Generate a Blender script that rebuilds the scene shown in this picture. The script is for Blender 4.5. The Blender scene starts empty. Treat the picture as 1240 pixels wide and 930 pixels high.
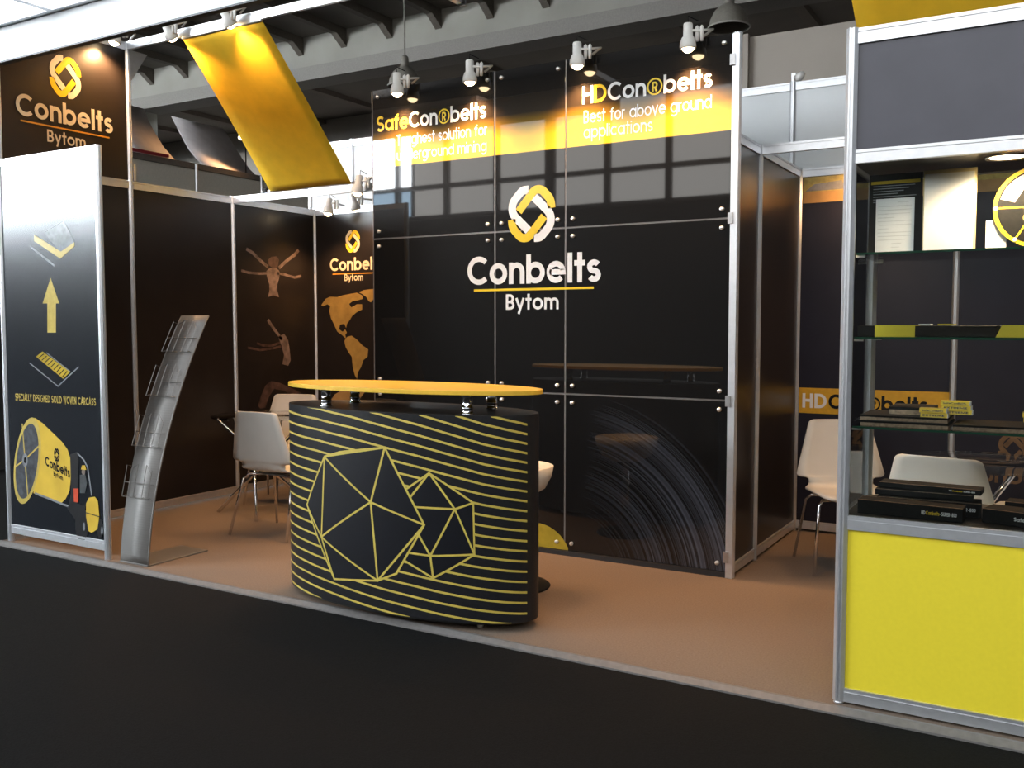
import bpy, math, random
from mathutils import Vector, Matrix
random.seed(4)
PI = math.pi
sc = bpy.context.scene
COL = sc.collection

# ------------------------------------------------------------------ camera
CAM = Vector((0.695, -3.62, 1.424)); FPX = 1134.9; YAW = 0.5322; PITCH = 0.0617
cam_d = bpy.data.cameras.new('camera'); cam = bpy.data.objects.new('camera', cam_d); COL.objects.link(cam)
cam.location = CAM; cam.rotation_euler = (PI/2 - PITCH, 0, YAW)
cam_d.sensor_width = 36; cam_d.lens = 36*FPX/1240; cam_d.clip_end = 200
sc.camera = cam
# ------------------------------------------------------------------ world, exposure
W = bpy.data.worlds.new('hall_daylight'); sc.world = W; W.use_nodes = True
W.node_tree.nodes['Background'].inputs[0].default_value = (0.75, 0.85, 1.0, 1)
W.node_tree.nodes['Background'].inputs[1].default_value = 0.6
vs = sc.view_settings
vs.view_transform = 'Standard'; vs.look = 'None'; vs.gamma = 1.0; vs.use_curve_mapping = False; vs.exposure = 0.0
SKY_PANE = 90.0      # clear window panes (bright sky)
HILL_PANE = 9.0
ROOF_FILL = 3.2      # added unseen roof glazing, over the aisle and behind the girder
FROST_PANE = 4.2     # frosted panes
SPOT_W = 37.0        # one halogen spot
HALOGEN = (1.0, 0.53, 0.22)
sc.cycles.max_bounces = 8; sc.cycles.diffuse_bounces = 4; sc.cycles.glossy_bounces = 4
sc.cycles.transparent_max_bounces = 16; sc.cycles.sample_clamp_indirect = 8.0
sc.cycles.caustics_reflective = False; sc.cycles.caustics_refractive = False

# pixel -> point on an axis plane (a pixel gives a direction, the plane the distance)
_f = Vector((-math.sin(YAW)*math.cos(PITCH), math.cos(YAW)*math.cos(PITCH), -math.sin(PITCH)))
_r = Vector((math.cos(YAW), math.sin(YAW), 0)); _dn = _f.cross(_r)
def on(axis, val, u, v):
    d = _f + _r*((u-620)/FPX) + _dn*((v-465)/FPX); i = 'XYZ'.index(axis)
    return CAM + d*((val-CAM[i])/d[i])

# ------------------------------------------------------------------ materials
MATS = {}
def mat(name, col, rough=0.5, metal=0.0, noise=0.0, nscale=40.0, bump=0.0, spec=0.5, emit=None, estr=0.0, coat=0.0):
    if name in MATS: return MATS[name]
    m = bpy.data.materials.new(name); m.use_nodes = True; nt = m.node_tree
    p = nt.nodes['Principled BSDF']
    p.inputs['Base Color'].default_value = (*col, 1); p.inputs['Roughness'].default_value = rough
    p.inputs['Metallic'].default_value = metal; p.inputs['Specular IOR Level'].default_value = spec
    if coat: p.inputs['Coat Weight'].default_value = coat; p.inputs['Coat Roughness'].default_value = 0.03
    if emit: p.inputs['Emission Color'].default_value = (*emit, 1); p.inputs['Emission Strength'].default_value = estr
    if noise or bump:
        tc = nt.nodes.new('ShaderNodeTexCoord'); n = nt.nodes.new('ShaderNodeTexNoise')
        n.inputs['Scale'].default_value = nscale; n.inputs['Detail'].default_value = 4
        nt.links.new(tc.outputs['Object'], n.inputs['Vector'])
        if noise:
            r = nt.nodes.new('ShaderNodeValToRGB')
            r.color_ramp.elements[0].position = 0.3; r.color_ramp.elements[1].position = 0.7
            r.color_ramp.elements[0].color = (*[c*(1-noise) for c in col], 1)
            r.color_ramp.elements[1].color = (*[min(1, c*(1+noise)) for c in col], 1)
            nt.links.new(n.outputs['Fac'], r.inputs['Fac']); nt.links.new(r.outputs['Color'], p.inputs['Base Color'])
        if bump:
            b = nt.nodes.new('ShaderNodeBump'); b.inputs['Strength'].default_value = bump; b.inputs['Distance'].default_value = 0.003
            nt.links.new(n.outputs['Fac'], b.inputs['Height']); nt.links.new(b.outputs['Normal'], p.inputs['Normal'])
    MATS[name] = m
    return m
def emat(name, col, s):
    m = bpy.data.materials.new(name); m.use_nodes = True; nt = m.node_tree; nt.nodes.clear()
    o = nt.nodes.new('ShaderNodeOutputMaterial'); e = nt.nodes.new('ShaderNodeEmission')
    e.inputs[0].default_value = (*col, 1); e.inputs[1].default_value = s
    nt.links.new(e.outputs[0], o.inputs[0]); MATS[name] = m
    return m
def glass(name, tint, refl=1.0):
    m = bpy.data.materials.new(name); m.use_nodes = True; nt = m.node_tree; nt.nodes.clear()
    o = nt.nodes.new('ShaderNodeOutputMaterial'); mx = nt.nodes.new('ShaderNodeMixShader')
    t = nt.nodes.new('ShaderNodeBsdfTransparent'); g = nt.nodes.new('ShaderNodeBsdfGlossy'); f = nt.nodes.new('ShaderNodeFresnel')
    t.inputs[0].default_value = (*tint, 1); g.inputs['Roughness'].default_value = 0.01; f.inputs[0].default_value = 1.45
    g.inputs['Color'].default_value = (refl, refl, refl, 1)
    nt.links.new(f.outputs[0], mx.inputs[0]); nt.links.new(t.outputs[0], mx.inputs[1]); nt.links.new(g.outputs[0], mx.inputs[2])
    nt.links.new(mx.outputs[0], o.inputs[0]); MATS[name] = m
    return m

BLACKP = mat('satin_black_panel', (0.015, 0.012, 0.0115), 0.33, noise=0.15, nscale=6, spec=0.42)
NAVYP = mat('satin_navy_panel', (0.015, 0.0155, 0.028), 0.36, noise=0.12, nscale=5, spec=0.4)
HEADP = mat('satin_slate_header', (0.072, 0.072, 0.092), 0.36, noise=0.08, nscale=5)
ALU = mat('anodised_aluminium', (0.78, 0.80, 0.84), 0.38, 0.85, noise=0.04, nscale=30)
STEEL = mat('brushed_steel', (0.52, 0.52, 0.53), 0.35, 0.9, noise=0.08, nscale=60)
CHROME = mat('chrome', (0.8, 0.8, 0.82), 0.08, 1.0, noise=0.02)
WHITEP = mat('white_plastic', (0.88, 0.87, 0.84), 0.4, noise=0.03)
WHITEB = mat('white_board', (0.78, 0.82, 0.85), 0.5, noise=0.03, nscale=3)
YELB = mat('yellow_board', (0.78, 0.64, 0.035), 0.45, noise=0.02, nscale=60)
YELC = mat('yellow_cloth', (0.93, 0.58, 0.022), 0.85, noise=0.06, nscale=9, bump=0.1)
GREYC = mat('grey_cloth', (0.50, 0.46, 0.46), 0.9, noise=0.06, nscale=9)
P_WHITE = mat('print_white', (0.80, 0.82, 0.84), 0.15, noise=0.02)
P_YEL = mat('print_yellow', (0.80, 0.58, 0.04), 0.15, noise=0.03)
P_BLACK = mat('print_black', (0.012, 0.012, 0.013), 0.25, noise=0.05)
P_GOLD = mat('print_gold', (0.36, 0.23, 0.065), 0.35, noise=0.18, nscale=14)
P_ORANGE = mat('print_orange_line', (0.62, 0.30, 0.04), 0.3, noise=0.03)
P_SKIN = mat('print_figure_brown', (0.17, 0.125, 0.11), 0.4, noise=0.5, nscale=18)
P_SKIND = mat('print_figure_dark_brown', (0.075, 0.045, 0.038), 0.4, noise=0.5, nscale=18)
P_GREY = mat('print_grey', (0.22, 0.23, 0.25), .20, noise=0.15)
P_TAN = mat('print_tan', (0.40, 0.25, 0.10), 0.35, noise=0.15, nscale=10)
P_RED = mat('print_red', (0.55, 0.07, 0.03), 0.35, noise=0.1)
P_DYEL = mat('print_dark_yellow', (0.42, 0.30, 0.03), .20, noise=0.2, nscale=10)
PAPER = mat('white_paper', (0.74, 0.76, 0.78), 0.6, noise=0.02)
RUBBER = mat('black_rubber', (0.0065, 0.0065, 0.007), 0.6, noise=0.3, nscale=80, spec=0.2)
BELTE = mat('belt_cut_edge', (0.36, 0.26, 0.18), 0.8, noise=0.3, nscale=90)
GLASS = glass('clear_glass', (0.965, 0.985, 0.975), 0.9)
GEDGE = mat('green_glass_edge', (0.02, 0.10, 0.06), 0.15, noise=0.1)
BULB = emat('halogen_bulb', (1.0, 0.74, 0.42), 26.0)

# ------------------------------------------------------------------ mesh builder
class MB:
    def __init__(s): s.v = []; s.f = []
    def add(s, vs, fs):
        n = len(s.v); s.v += [tuple(p) for p in vs]; s.f += [tuple(i+n for i in f) for f in fs]; return s
    def box(s, x0, x1, y0, y1, z0, z1):
        return s.add([(x0,y0,z0),(x1,y0,z0),(x1,y1,z0),(x0,y1,z0),(x0,y0,z1),(x1,y0,z1),(x1,y1,z1),(x0,y1,z1)],
                     [(0,3,2,1),(4,5,6,7),(0,1,5,4),(1,2,6,5),(2,3,7,6),(3,0,4,7)])
    def bevbox(s, x0, x1, y0, y1, z0, z1, b):
        # box with chamfered edges along every horizontal ring
        def ring(i, z): return [(x0+i,y0,z) if False else (x0+i,y0+0,z),(x1-i,y0,z),(x1,y0+i,z),(x1,y1-i,z),(x1-i,y1,z),(x0+i,y1,z),(x0,y1-i,z),(x0,y0+i,z)]
        def sh(r): 
            cx, cy = (x0+x1)/2, (y0+y1)/2
            return [(x+(b if x < cx else -b), y+(b if y < cy else -b), z) for x, y, z in r]
        R = [sh(ring(b, z0)), ring(b, z0+b), ring(b, z1-b), sh(ring(b, z1))]
        vs = sum(R, []); fs = [tuple(range(7,-1,-1)), tuple(range(24,32))]
        for k in range(3):
            for i in range(8): j = (i+1) % 8; fs.append((k*8+i, k*8+j, k*8+8+j, k*8+8+i))
        return s.add(vs, fs)
    def prism(s, pts, d):
        # closed loop of 3-D points swept along d
        n = len(pts); d = Vector(d); q = [tuple(Vector(p)+d) for p in pts]
        return s.add(list(map(tuple, pts))+q, [tuple(range(n-1,-1,-1)), tuple(range(n,2*n))]+[(i,(i+1)%n,n+(i+1)%n,n+i) for i in range(n)])
    def tube(s, pts, r, n=10, cap=True):
        pts = [Vector(p) for p in pts]; rs = r if isinstance(r, (list, tuple)) else [r]*len(pts)
        vs = []; ref = None
        for i, p in enumerate(pts):
            t = (pts[min(i+1, len(pts)-1)]-pts[max(i-1, 0)]).normalized()
            if ref is None: ref = Vector((0,0,1)) if abs(t.z) < .9 else Vector((1,0,0))
            a = (ref - t*ref.dot(t)).normalized(); b = t.cross(a); ref = a
            vs += [tuple(p+(a*math.cos(2*PI*k/n)+b*math.sin(2*PI*k/n))*rs[i]) for k in range(n)]
        fs = [(i*n+k, i*n+(k+1)%n, (i+1)*n+(k+1)%n, (i+1)*n+k) for i in range(len(pts)-1) for k in range(n)]
        if cap: fs += [tuple(range(n-1,-1,-1)), tuple(range((len(pts)-1)*n, len(pts)*n))]
        return s.add(vs, fs)
    def lathe(s, prof, c, n=32, axis=None):
        # prof: (radius, height) pairs about a vertical axis at c, or about 'axis'
        c = Vector(c); ax = Vector(axis).normalized() if axis else Vector((0,0,1))
        q = Vector((0,0,1)).rotation_difference(ax); vs = []
        for r, h in prof: vs += [tuple(c+q@Vector((r*math.cos(2*PI*k/n), r*math.sin(2*PI*k/n), h))) for k in range(n)]
        m = len(prof); fs = [(i*n+k, i*n+(k+1)%n, (i+1)*n+(k+1)%n, (i+1)*n+k) for i in range(m-1) for k in range(n)]
        return s.add(vs, fs)
    def build(s, name, m, parent=None, smooth=False, kind=None, bevel=0):
        me = bpy.data.meshes.new(name); me.from_pydata(s.v, [], s.f); me.update()
        if smooth:
            for p in me.polygons: p.use_smooth = True
        me.materials.append(m); o = bpy.data.objects.new(name, me); COL.objects.link(o)
        if parent is not None:
            o.parent = parent
            if parent.type == 'EMPTY' and parent.get('_w'): o.matrix_parent_inverse = Matrix.Translation(-parent.location)
        if kind: o['kind'] = kind
        if smooth == 'auto': pass
        if bevel:
            b = o.modifiers.new('bevel', 'BEVEL'); b.width = bevel; b.segments = 2; b.limit_method = 'ANGLE'
        return o
def root(name, loc, label=None, cat=None, group=None, kind=None, world=True):
    o = bpy.data.objects.new(name, None); COL.objects.link(o); o.location = loc; o.empty_display_size = 0.1
    if world: o['_w'] = 1
    return tag(o, label, cat, group, kind)
def tag(o, label=None, cat=None, group=None, kind=None):
    if label: o['label'] = label
    if cat: o['category'] = cat
    if group: o['group'] = group
    if kind: o['kind'] = kind
    return o
def spin(m):
    for p in m.polygons: p.use_smooth = True

# --- extrusion with a given 2-D section along an axis-aligned run
def post_mb(x, y, z0, z1, r=0.02):
    g = 0.0035; d = 0.006; pts = []
    for k in range(4):                                  # octagon with one slot on every main face
        a = k*PI/2; c, s_ = math.cos(a), math.sin(a)
        for px, py in ((r, -r*.42), (r, -g), (r-d, -g), (r-d, g), (r, g), (r, r*.42)):
            pts.append((x+px*c-py*s_, y+px*s_+py*c, z0))
    return MB().prism(pts, (0, 0, z1-z0))
def rail_mb(p0, p1, z0, h=0.056, t=0.026):
    # aluminium rail between two points (x,y), with a groove near its upper edge
    p0 = Vector((*p0, 0)); p1 = Vector((*p1, 0)); d = (p1-p0); n = Vector((-d.y, d.x, 0)).normalized(); a = t/2
    sec = [(-a, 0), (a, 0), (a, h*.70), (a-.004, h*.70), (a-.004, h*.77), (a, h*.77), (a, h), (-a, h), (-a, h*.77), (-a+.004, h*.77), (-a+.004, h*.70), (-a, h*.70)]
    return MB().prism([tuple(p0+n*u+Vector((0, 0, z0+w))) for u, w in sec], d)
def panel_mb(p0, p1, z0, z1, t=0.005):
    p0 = Vector((*p0, 0)); p1 = Vector((*p1, 0)); d = (p1-p0); n = Vector((-d.y, d.x, 0)).normalized()
    return MB().prism([tuple(p0+n*u+Vector((0, 0, z))) for u, z in ((-t/2, z0), (t/2, z0), (t/2, z1), (-t/2, z1))], d)

# ------------------------------------------------------------------ lettering: geometric stroke font
XH = 0.74
def arc(cx, cy, rx, ry, a0, a1, n=None):
    n = n or max(4, int(abs(a1-a0)/15))
    return [(cx+rx*math.cos(math.radians(a0+(a1-a0)*i/n)), cy+ry*math.sin(math.radians(a0+(a1-a0)*i/n))) for i in range(n+1)]
def glyph(c, w):
    h = w/2; R = (XH-w)/2; M = XH/2
    circ = lambda cx: (arc(cx, M, R, R, 0, 360, 28)[:-1], True)
    L = lambda *p: (list(p), False)
    if c == ' ': return [], 0.34
    if c == 'o': return [circ(M)], XH
    if c == 'a': return [circ(M), L((XH-h, 0), (XH-h, XH))], XH
    if c == 'b': return [circ(M), L((h, 0), (h, 1))], XH
    if c == 'd': return [circ(M), L((XH-h, 0), (XH-h, 1))], XH
    if c == 'p': return [circ(M), L((h, -.28), (h, XH))], XH
    if c == 'g': return [circ(M), (([(XH-h, XH), (XH-h, 0)]+arc(M, 0, R, .24, 0, -140)), False)], XH
    if c == 'c': return [(arc(M, M, R, R, 45, 315, 20), False)], XH*.9
    if c == 'e': return [([(h+.02, M), (XH-h, M)]+arc(M, M, R, R, 0, 318, 24)[1:], False)], XH
    if c in 'nh':
        wd = .64; r = (wd-w)/2
        return [L((h, 0), (h, XH if c == 'n' else 1)), (arc(h+r, XH-h-r, r, r, 180, 0)+[(wd-h, 0)], False)], wd
    if c == 'u':
        wd = .62; r = (wd-w)/2
        return [L((wd-h, 0), (wd-h, XH)), ([(h, XH)]+arc(h+r, h+r, r, r, 180, 360), False)], wd
    if c == 'm':
        wd = 1.0; r = (wd-w)/4
        return [L((h, 0), (h, XH)), (arc(h+r, XH-h-r, r, r, 180, 0)+[(h+2*r, 0)], False), (arc(h+3*r, XH-h-r, r, r, 180, 0)+[(h+4*r, 0)], False)], wd
    if c == 'l': return [L((h, 0), (h, 1))], w
    if c == 'i': return [L((h, 0), (h, XH)), L((h, .86), (h, .86+w))], w
    if c == 't': return [L((.21, 0), (.21, 1)), L((0, XH-h), (.42, XH-h))], .42
    if c == 'f': return [([(.19, 0), (.19, .78)]+arc(.36, .78, .17, .22-h, 180, 80)[1:], False), L((0, XH-h), (.40, XH-h))], .42
    if c == 'r': return [L((h, 0), (h, XH)), (arc(h+.22, XH-h-.22, .22, .22, 180, 75), False)], .36
    if c == 'v': return [L((h*.6, XH), (.31, h*.5), (.62-h*.6, XH))], .62
    if c == 'y': return [L((h*.7, XH), (.33, .06)), L((.64-h*.7, XH), (.22, -.28))], .64
    if c in 'sS':
        H = XH if c == 's' else 1.0; r = (H-w)/4; rx = r*1.18; cx = rx+h
        up = arc(cx, H-h-r, rx, r, 28, 270, 14); lo = arc(cx, h+r, rx, r, 90, -152, 14)
        return [(up+lo[1:], False)], 2*rx+w
    RC = (1-w)/2
    if c == 'C': return [(arc(.5, .5, RC, RC, 44, 316, 26), False)], .88
    if c == 'O': return [(arc(.5, .5, RC, RC, 0, 360, 28)[:-1], True)], 1.0
    if c == '0': return [(arc(.3, .5, .3-h, RC, 0, 360, 24)[:-1], True)], .6
    if c == '8': return [(arc(.29, .73, .24-h*.6, .27-h, 0, 360, 20)[:-1], True), (arc(.29, .25+h*.5, .29-h, .25-h*.5, 0, 360, 20)[:-1], True)], .58
    if c == 'G': return [(arc(.5, .5, RC, RC, 44, 360, 28)+[(.55, .5)], False)], 1.0
    if c == 'D': return [([(h, h), (h, 1-h), (.3, 1-h)]+arc(.3, .5, .5-h, RC, 90, -90, 16)+[(.3, h)], True)], .8
    if c == 'B': return [([(h, h), (h, 1-h), (.3, 1-h)]+arc(.3, .75-h*.5, .2, .25-h*.5, 90, -90, 10)+[(h, .5)], True), ([(h, h), (h, .5), (.3, .5)]+arc(.3, .25+h*.5, .24, .25-h*.5, 90, -90, 10), True)], .62
    if c == 'P': return [L((h, 0), (h, 1)), ([(h, 1-h), (.3, 1-h)]+arc(.3, .75-h, .22, .25, 90, -90, 10)+[(h, .5-h)], False)], .58
    if c == 'R': return [L((h, 0), (h, 1)), ([(h, 1-h), (.3, 1-h)]+arc(.3, .75-h, .22, .25, 90, -90, 10)+[(h, .5-h)], False), L((.28, .46), (.58-h, 0))], .6
    if c == 'H': return [L((h, 0), (h, 1)), L((.7-h, 0), (.7-h, 1)), L((h, .52), (.7-h, .52))], .7
    if c == 'E': return [L((.5, h), (h, h), (h, 1-h), (.5, 1-h)), L((h, .5), (.46, .5))], .5
    if c == 'L': return [L((h, 1), (h, h), (.46, h))], .46
    if c == 'I': return [L((h, 0), (h, 1))], w
    if c == 'A': return [L((h*.5, 0), (.38, 1-h*.4), (.76-h*.5, 0)), L((.16, .32), (.6, .32))], .76
    if c == 'N': return [L((h, 0), (h, 1)), L((h, 1-h*.3), (.74-h, h*.3)), L((.74-h, 0), (.74-h, 1))], .74
    if c == 'W': return [L((h*.5, 1), (.27, h*.4), (.5, .95), (.73, h*.4), (1-h*.5, 1))], 1.0
    if c == 'V': return [L((h*.5, 1), (.35, h*.4), (.7-h*.5, 1))], .7
    if c == 'Y': return [L((h*.5, 1), (.33, .46)), L((.66-h*.5, 1), (.33, .46), (.33, 0))], .66
    if c == 'X': return [L((h*.5, 1), (.64-h*.5, 0)), L((h*.5, 0), (.64-h*.5, 1))], .64
    if c == 'T': return [L((.28, 0), (.28, 1)), L((0, 1-h), (.56, 1-h))], .56
    if c == 'M': return [L((h, 0), (h, 1-h*.3), (.44, .2), (.88-h, 1-h*.3), (.88-h, 0))], .88
    if c == 'U': return [([(h, 1)]+arc(.33, .33, .33-h, .33-h, 180, 360)+[(.66-h, 1)], False)], .66
    if c == '-': return [L((0, .42), (.36, .42))], .36
    if c == '®':
        st = [(arc(.46, .44, .42, .42, 0, 360, 28)[:-1], True, w*.55)]
        for s_ in glyph('R', w*1.1)[0]: st.append(([(.30+x*.54, .18+y*.52) for x, y in s_[0]], s_[1], w*.6))
        return st, .92
    return [], .3
def ribbon2d(pts, w, closed=False):
    n = len(pts); P = [Vector(p) for p in pts]; le = []; ri = []
    for i in range(n):
        a = P[i-1] if (i > 0 or closed) else None; b = P[(i+1) % n] if (i < n-1 or closed) else None
        d0 = (P[i]-a).normalized() if a is not None and (P[i]-a).length > 1e-9 else None
        d1 = (b-P[i]).normalized() if b is not None and (b-P[i]).length > 1e-9 else None
        d0 = d0 or d1; d1 = d1 or d0
        t = (d0+d1); t = t.normalized() if t.length > 1e-6 else d1
        nn = Vector((-t.y, t.x)); k = max(0.35, abs(t.dot(d1)))
        le.append(P[i]+nn*(w/2/k)); ri.append(P[i]-nn*(w/2/k))
    fs = [(i, (i+1) % n, n+(i+1) % n, n+i) for i in range(n if closed else n-1)]
    return le+ri, fs
def text_w(s, w, gap=.085): return sum(glyph(c, w)[1]+gap for c in s)-gap
def put2d(mb, pts, fs, o, u, v):
    mb.add([tuple(o+u*p[0]+v*p[1]) for p in pts], [tuple(reversed(f)) for f in fs])
def text_mb(s, o, u, v, width=None, height=None, w=.17, gap=.085):
    # o: lower-left point; u, v unit vectors; scaled to the given cap height and (optionally) width
    o, u, v = Vector(o), Vector(u), Vector(v); tw = text_w(s, w, gap); sy = height; sx = width/tw if width else height; mb = MB(); x = 0
    nrm = u.cross(v); k = 0
    for c in s:
        st, adv = glyph(c, w)
        for q in st:
            k += 1
            pts, fs = ribbon2d([(px+x, py) for px, py in q[0]], q[2] if len(q) > 2 else w, q[1])
            put2d(mb, pts, fs, o+nrm*(.00012*(k % 4)), u*sx, v*sy)
        x += adv+gap
    return mb
def fillet(pts, r, n=7):
    out = [pts[0]]
    for i in range(1, len(pts)-1):
        p = Vector(pts[i]); a = Vector(pts[i-1])-p; b = Vector(pts[i+1])-p; k = min(r, a.length*.49, b.length*.49)
        A = p+a.normalized()*k; Bq = p+b.normalized()*k
        for j in range(n+1): t = j/n; out.append(tuple(A*(1-t)**2+p*2*t*(1-t)+Bq*t*t))
    return out+[pts[-1]]
def logo_mbs(c, u, v, H, W_=None):
    # two interlocking rounded links; returns (white, yellow)
    c, u, v = Vector(c), Vector(u), Vector(v); W_ = W_ or H; s = H/253; sx = W_/253
    wh = fillet([(-14, 108), (-44, 108), (-94, 54), (-93, 4), (-14, -74)], 34); ye = fillet([(-62, 14), (16, 107), (48, 107), (92, 60), (97, 20)], 34)
    out = []
    for pts in (wh, ye):
        mb = MB()
        for sg in (1, -1):
            p, f = ribbon2d([(x*sg, y*sg) for x, y in pts], 37)
            put2d(mb, p, f, c, u*sx, v*s)
        out.append(mb)
    return out
def poly_mb(pts):
    # flat print: one n-gon
    return MB().add([tuple(p) for p in pts], [tuple(range(len(pts)))])
def shift(mb, d):
    mb.v = [(a+d[0], b+d[1], c+d[2]) for a, b, c in mb.v]; return mb

# ================================================================== THE HALL
ux, uy, uz = Vector((1, 0, 0)), Vector((0, 1, 0)), Vector((0, 0, 1))
HALL_C = mat('dark_roof_deck', (0.15, 0.13, 0.115), 0.8, noise=0.25, nscale=0.6)
BEAM = mat('grey_concrete', (0.26, 0.25, 0.22), 0.85, noise=0.1, nscale=1.5)
RAFT = mat('brown_rafter', (0.10, 0.085, 0.07), 0.8, noise=0.15)
HWALL = mat('hall_wall_dark', (0.05, 0.047, 0.045), 0.8, noise=0.2, nscale=0.8)
HBEIGE = mat('beige_wall', (0.36, 0.32, 0.28), 0.8, noise=0.06, nscale=1.5)
AISLE = mat('black_aisle_carpet', (0.0048, 0.0048, 0.0051), 0.95, noise=0.5, nscale=160, bump=0.6, spec=0.15)
MULL = mat('dark_window_frame', (0.035, 0.03, 0.028), 0.6, noise=0.2)
SKYM = emat('sky_behind_clear_pane', (0.90, 0.96, 1.0), SKY_PANE)
HILLM = emat('hills_behind_clear_pane', (0.55, 0.78, 1.0), HILL_PANE)
FROST = emat('daylit_frosted_pane', (1.0, 0.975, 0.93), FROST_PANE)

tag(MB().box(-30, 20, -10.2, 14, -0.12, -0.022).build('floor_aisle', AISLE), 'black carpet of the aisle in front of the stand', kind='structure')
ZR = 6.42
cg = MB()
for b_ in ((-30, 20, -10.2, -8.6), (-30, 20, -3.2, 9.3), (-30, 20, 10.55, 14), (-30, -24, -8.6, -3.2), (12, 20, -8.6, -3.2), (-30, -24, 9.3, 10.55), (12, 20, 9.3, 10.55)): cg.box(*b_, ZR, ZR+.15)
tag(cg.build('ceiling', HALL_C), 'dark roof deck of the exhibition hall', kind='structure')
ROOFG = emat('added_roof_pane', (.88, .95, 1.0), ROOF_FILL)
sk = root('fill_glazing_1', (-6, -5.9, 6.47), 'added milky roof glazing above the aisle, out of view', kind='structure')  # unseen glazing, added to strengthen the daylight on the stand
for i in range(18):
    for j in range(2): MB().box(-23.97+2*i, -22.03+2*i, -8.58+2.7*j, -5.94+2.7*j, ZR+.05, ZR+.07).build('pane', ROOFG, sk)
for i in range(19): MB().box(-24.04+2*i, -23.96+2*i, -8.6, -3.2, ZR, ZR+.1).build('glazing_bar', BEAM, sk)
sk2 = root('fill_glazing_2', (-6, 9.9, ZR), 'added glowing roof panels behind the girder, out of view', kind='structure')  # unseen glowing panels, added to brighten the dark bay behind the girder
for i in range(18): MB().box(-23.97+2*i, -22.03+2*i, 9.32, 10.53, ZR+.05, ZR+.07).build('pane', ROOFG, sk2)
for i in range(19): MB().box(-24.04+2*i, -23.96+2*i, 9.3, 10.55, ZR, ZR+.1).build('glazing_bar', BEAM, sk2)
tag(MB().box(-30, 20, 14, 14.2, -0.12, 6.45).build('wall_back_hall', HBEIGE), 'far wall of the hall', kind='structure')
tag(MB().box(-30.2, -30, -10.2, 14, -0.12, 6.45).build('wall_left_hall', HWALL), 'dark side wall of the hall', kind='structure')
tag(MB().box(20, 20.2, -10.2, 14, -0.12, 6.45).build('wall_right_hall', HWALL), 'dark side wall of the hall beyond the cabinet', kind='structure')
# window wall opposite the stand (seen mirrored in the glossy plates)
WZ0, WZ1, WZM = 3.77, 5.78, 4.41
g = MB(); g.box(-30, 20, -10.2, -10.0, -0.12, WZ0); g.box(-30, 20, -10.2, -10.0, WZ1, 6.45)
tag(g.build('wall_front_hall', HWALL), 'dark hall wall below and above the window band', kind='structure')
win = root('window_1', (-5, -10, WZ0), 'long band of frosted and clear hall windows opposite the stand', kind='structure')
xs = [-29.5+1.25*i for i in range(32)]
cols = [-30.0+0.0] ; x = -12.05
edges = [-12.05-1.25*i for i in range(14, -1, -1)] + [-11.65] + [-10.75+1.25*i for i in range(0, 24)]
for i in range(len(edges)-1):
    a, b = edges[i], edges[i+1]
    clear = b <= -11.6
    for z0, z1 in ((WZ0, WZM), (WZM, WZ1)):
        m = (HILLM if z0 == WZ0 else SKYM) if clear else FROST
        MB().box(a+.01, b-.01, -10.12, -10.10, z0+.01, z1-.01).build('pane', m, win)
for e in edges:
    wd = 0.10 if abs(e+8.25) < .02 else (0.012 if abs(e+11.65) < .01 else 0.055)
    MB().box(e-wd, e+wd, -10.13, -9.98, WZ0, WZ1).build('mullion', MULL, win)
MB().box(-30, 20, -10.14, -9.97, WZM-.045, WZM+.045).build('transom', MULL, win)
MB().box(-30, 20, -10.14, -9.95, WZ0-.06, WZ0+.03).build('window_sill', MULL, win)

# roof: one deep girder along the stand, rafters running front to back
gr = root('trim_1', (-5, 9, 5.85), 'deep pale grey roof girder above the stand', kind='structure')
zb = on('Y', 8.75, 400, 92).z; zc = on('Y', 8.80, 400, 76.6).z
MB().box(-30, 20, 8.85, 9.15, zc, ZR).build('girder_web', BEAM, gr)
MB().box(-30, 20, 8.75, 9.25, zb, zc).build('girder_flange', mat('grey_concrete_flange', (.21, .195, .18), .85, noise=.1), gr)
MB().box(-15.62, -15.10, 8.74, 9.2, 0, zb).build('column', BEAM, gr)
rf = root('trim_2', (-5, 2, 6.3), 'brown rafters under the roof deck', kind='structure')
for i in range(46):
    x = -27.4+.97*i
    MB().box(x-.06, x+.06, -3.1, 8.85, ZR-.13, ZR).build('rafter', RAFT, rf)
    MB().prism([(x-.06, 8.85, ZR-.13), (x-.06, 8.85, ZR-.30), (x-.06, 8.60, ZR-.13)], (.12, 0, 0)).build('rafter_bracket', RAFT, rf)
rf2 = root('trim_3', (-5, 12, 6.3), 'rafters of the roof bay behind the girder', kind='structure')
for i in range(22):
    x = -27+2.0*i
    MB().box(x-.09, x+.09, 10.56, 14, ZR-.10, ZR).build('rafter', mat('pale_rafter', (.16, .13, .11), .8, noise=.15), rf2)
# second roof bay, lower and darker, behind the girder
# industrial bell lamps
LAMPG = mat('grey_enamel', (0.20, 0.185, 0.16), 0.5, noise=0.1)
def bell(c, label):
    t = root('bell_lamp', c, label, 'lamp', 'bell lamps under the hall roof')
    x, y, z = c
    MB().lathe([(.235, 0), (.225, .015), (.21, .10), (.165, .19), (.10, .25), (.06, .27), (.06, .30)], c, 36).build('shade', LAMPG, t, True)
    MB().lathe([(0, .42), (.035, .42), (.05, .40), (.06, .28), (0, .28)], c, 24).build('socket', LAMPG, t, True)
    MB().lathe([(.24, .0), (.24, .018), (.225, .018), (.225, .0), (.24, 0)], c, 36).build('rim', mat('pale_enamel', (.34, .32, .29), .5, noise=.08), t, True)
    MB().tube([(x, y, z+.42), (x, y, ZR)], .012, 8).build('rod', LAMPG, t)
bell((-2.70, 7.0, 4.80), 'grey bell lamp hanging behind the tall post of the black wall')
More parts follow.
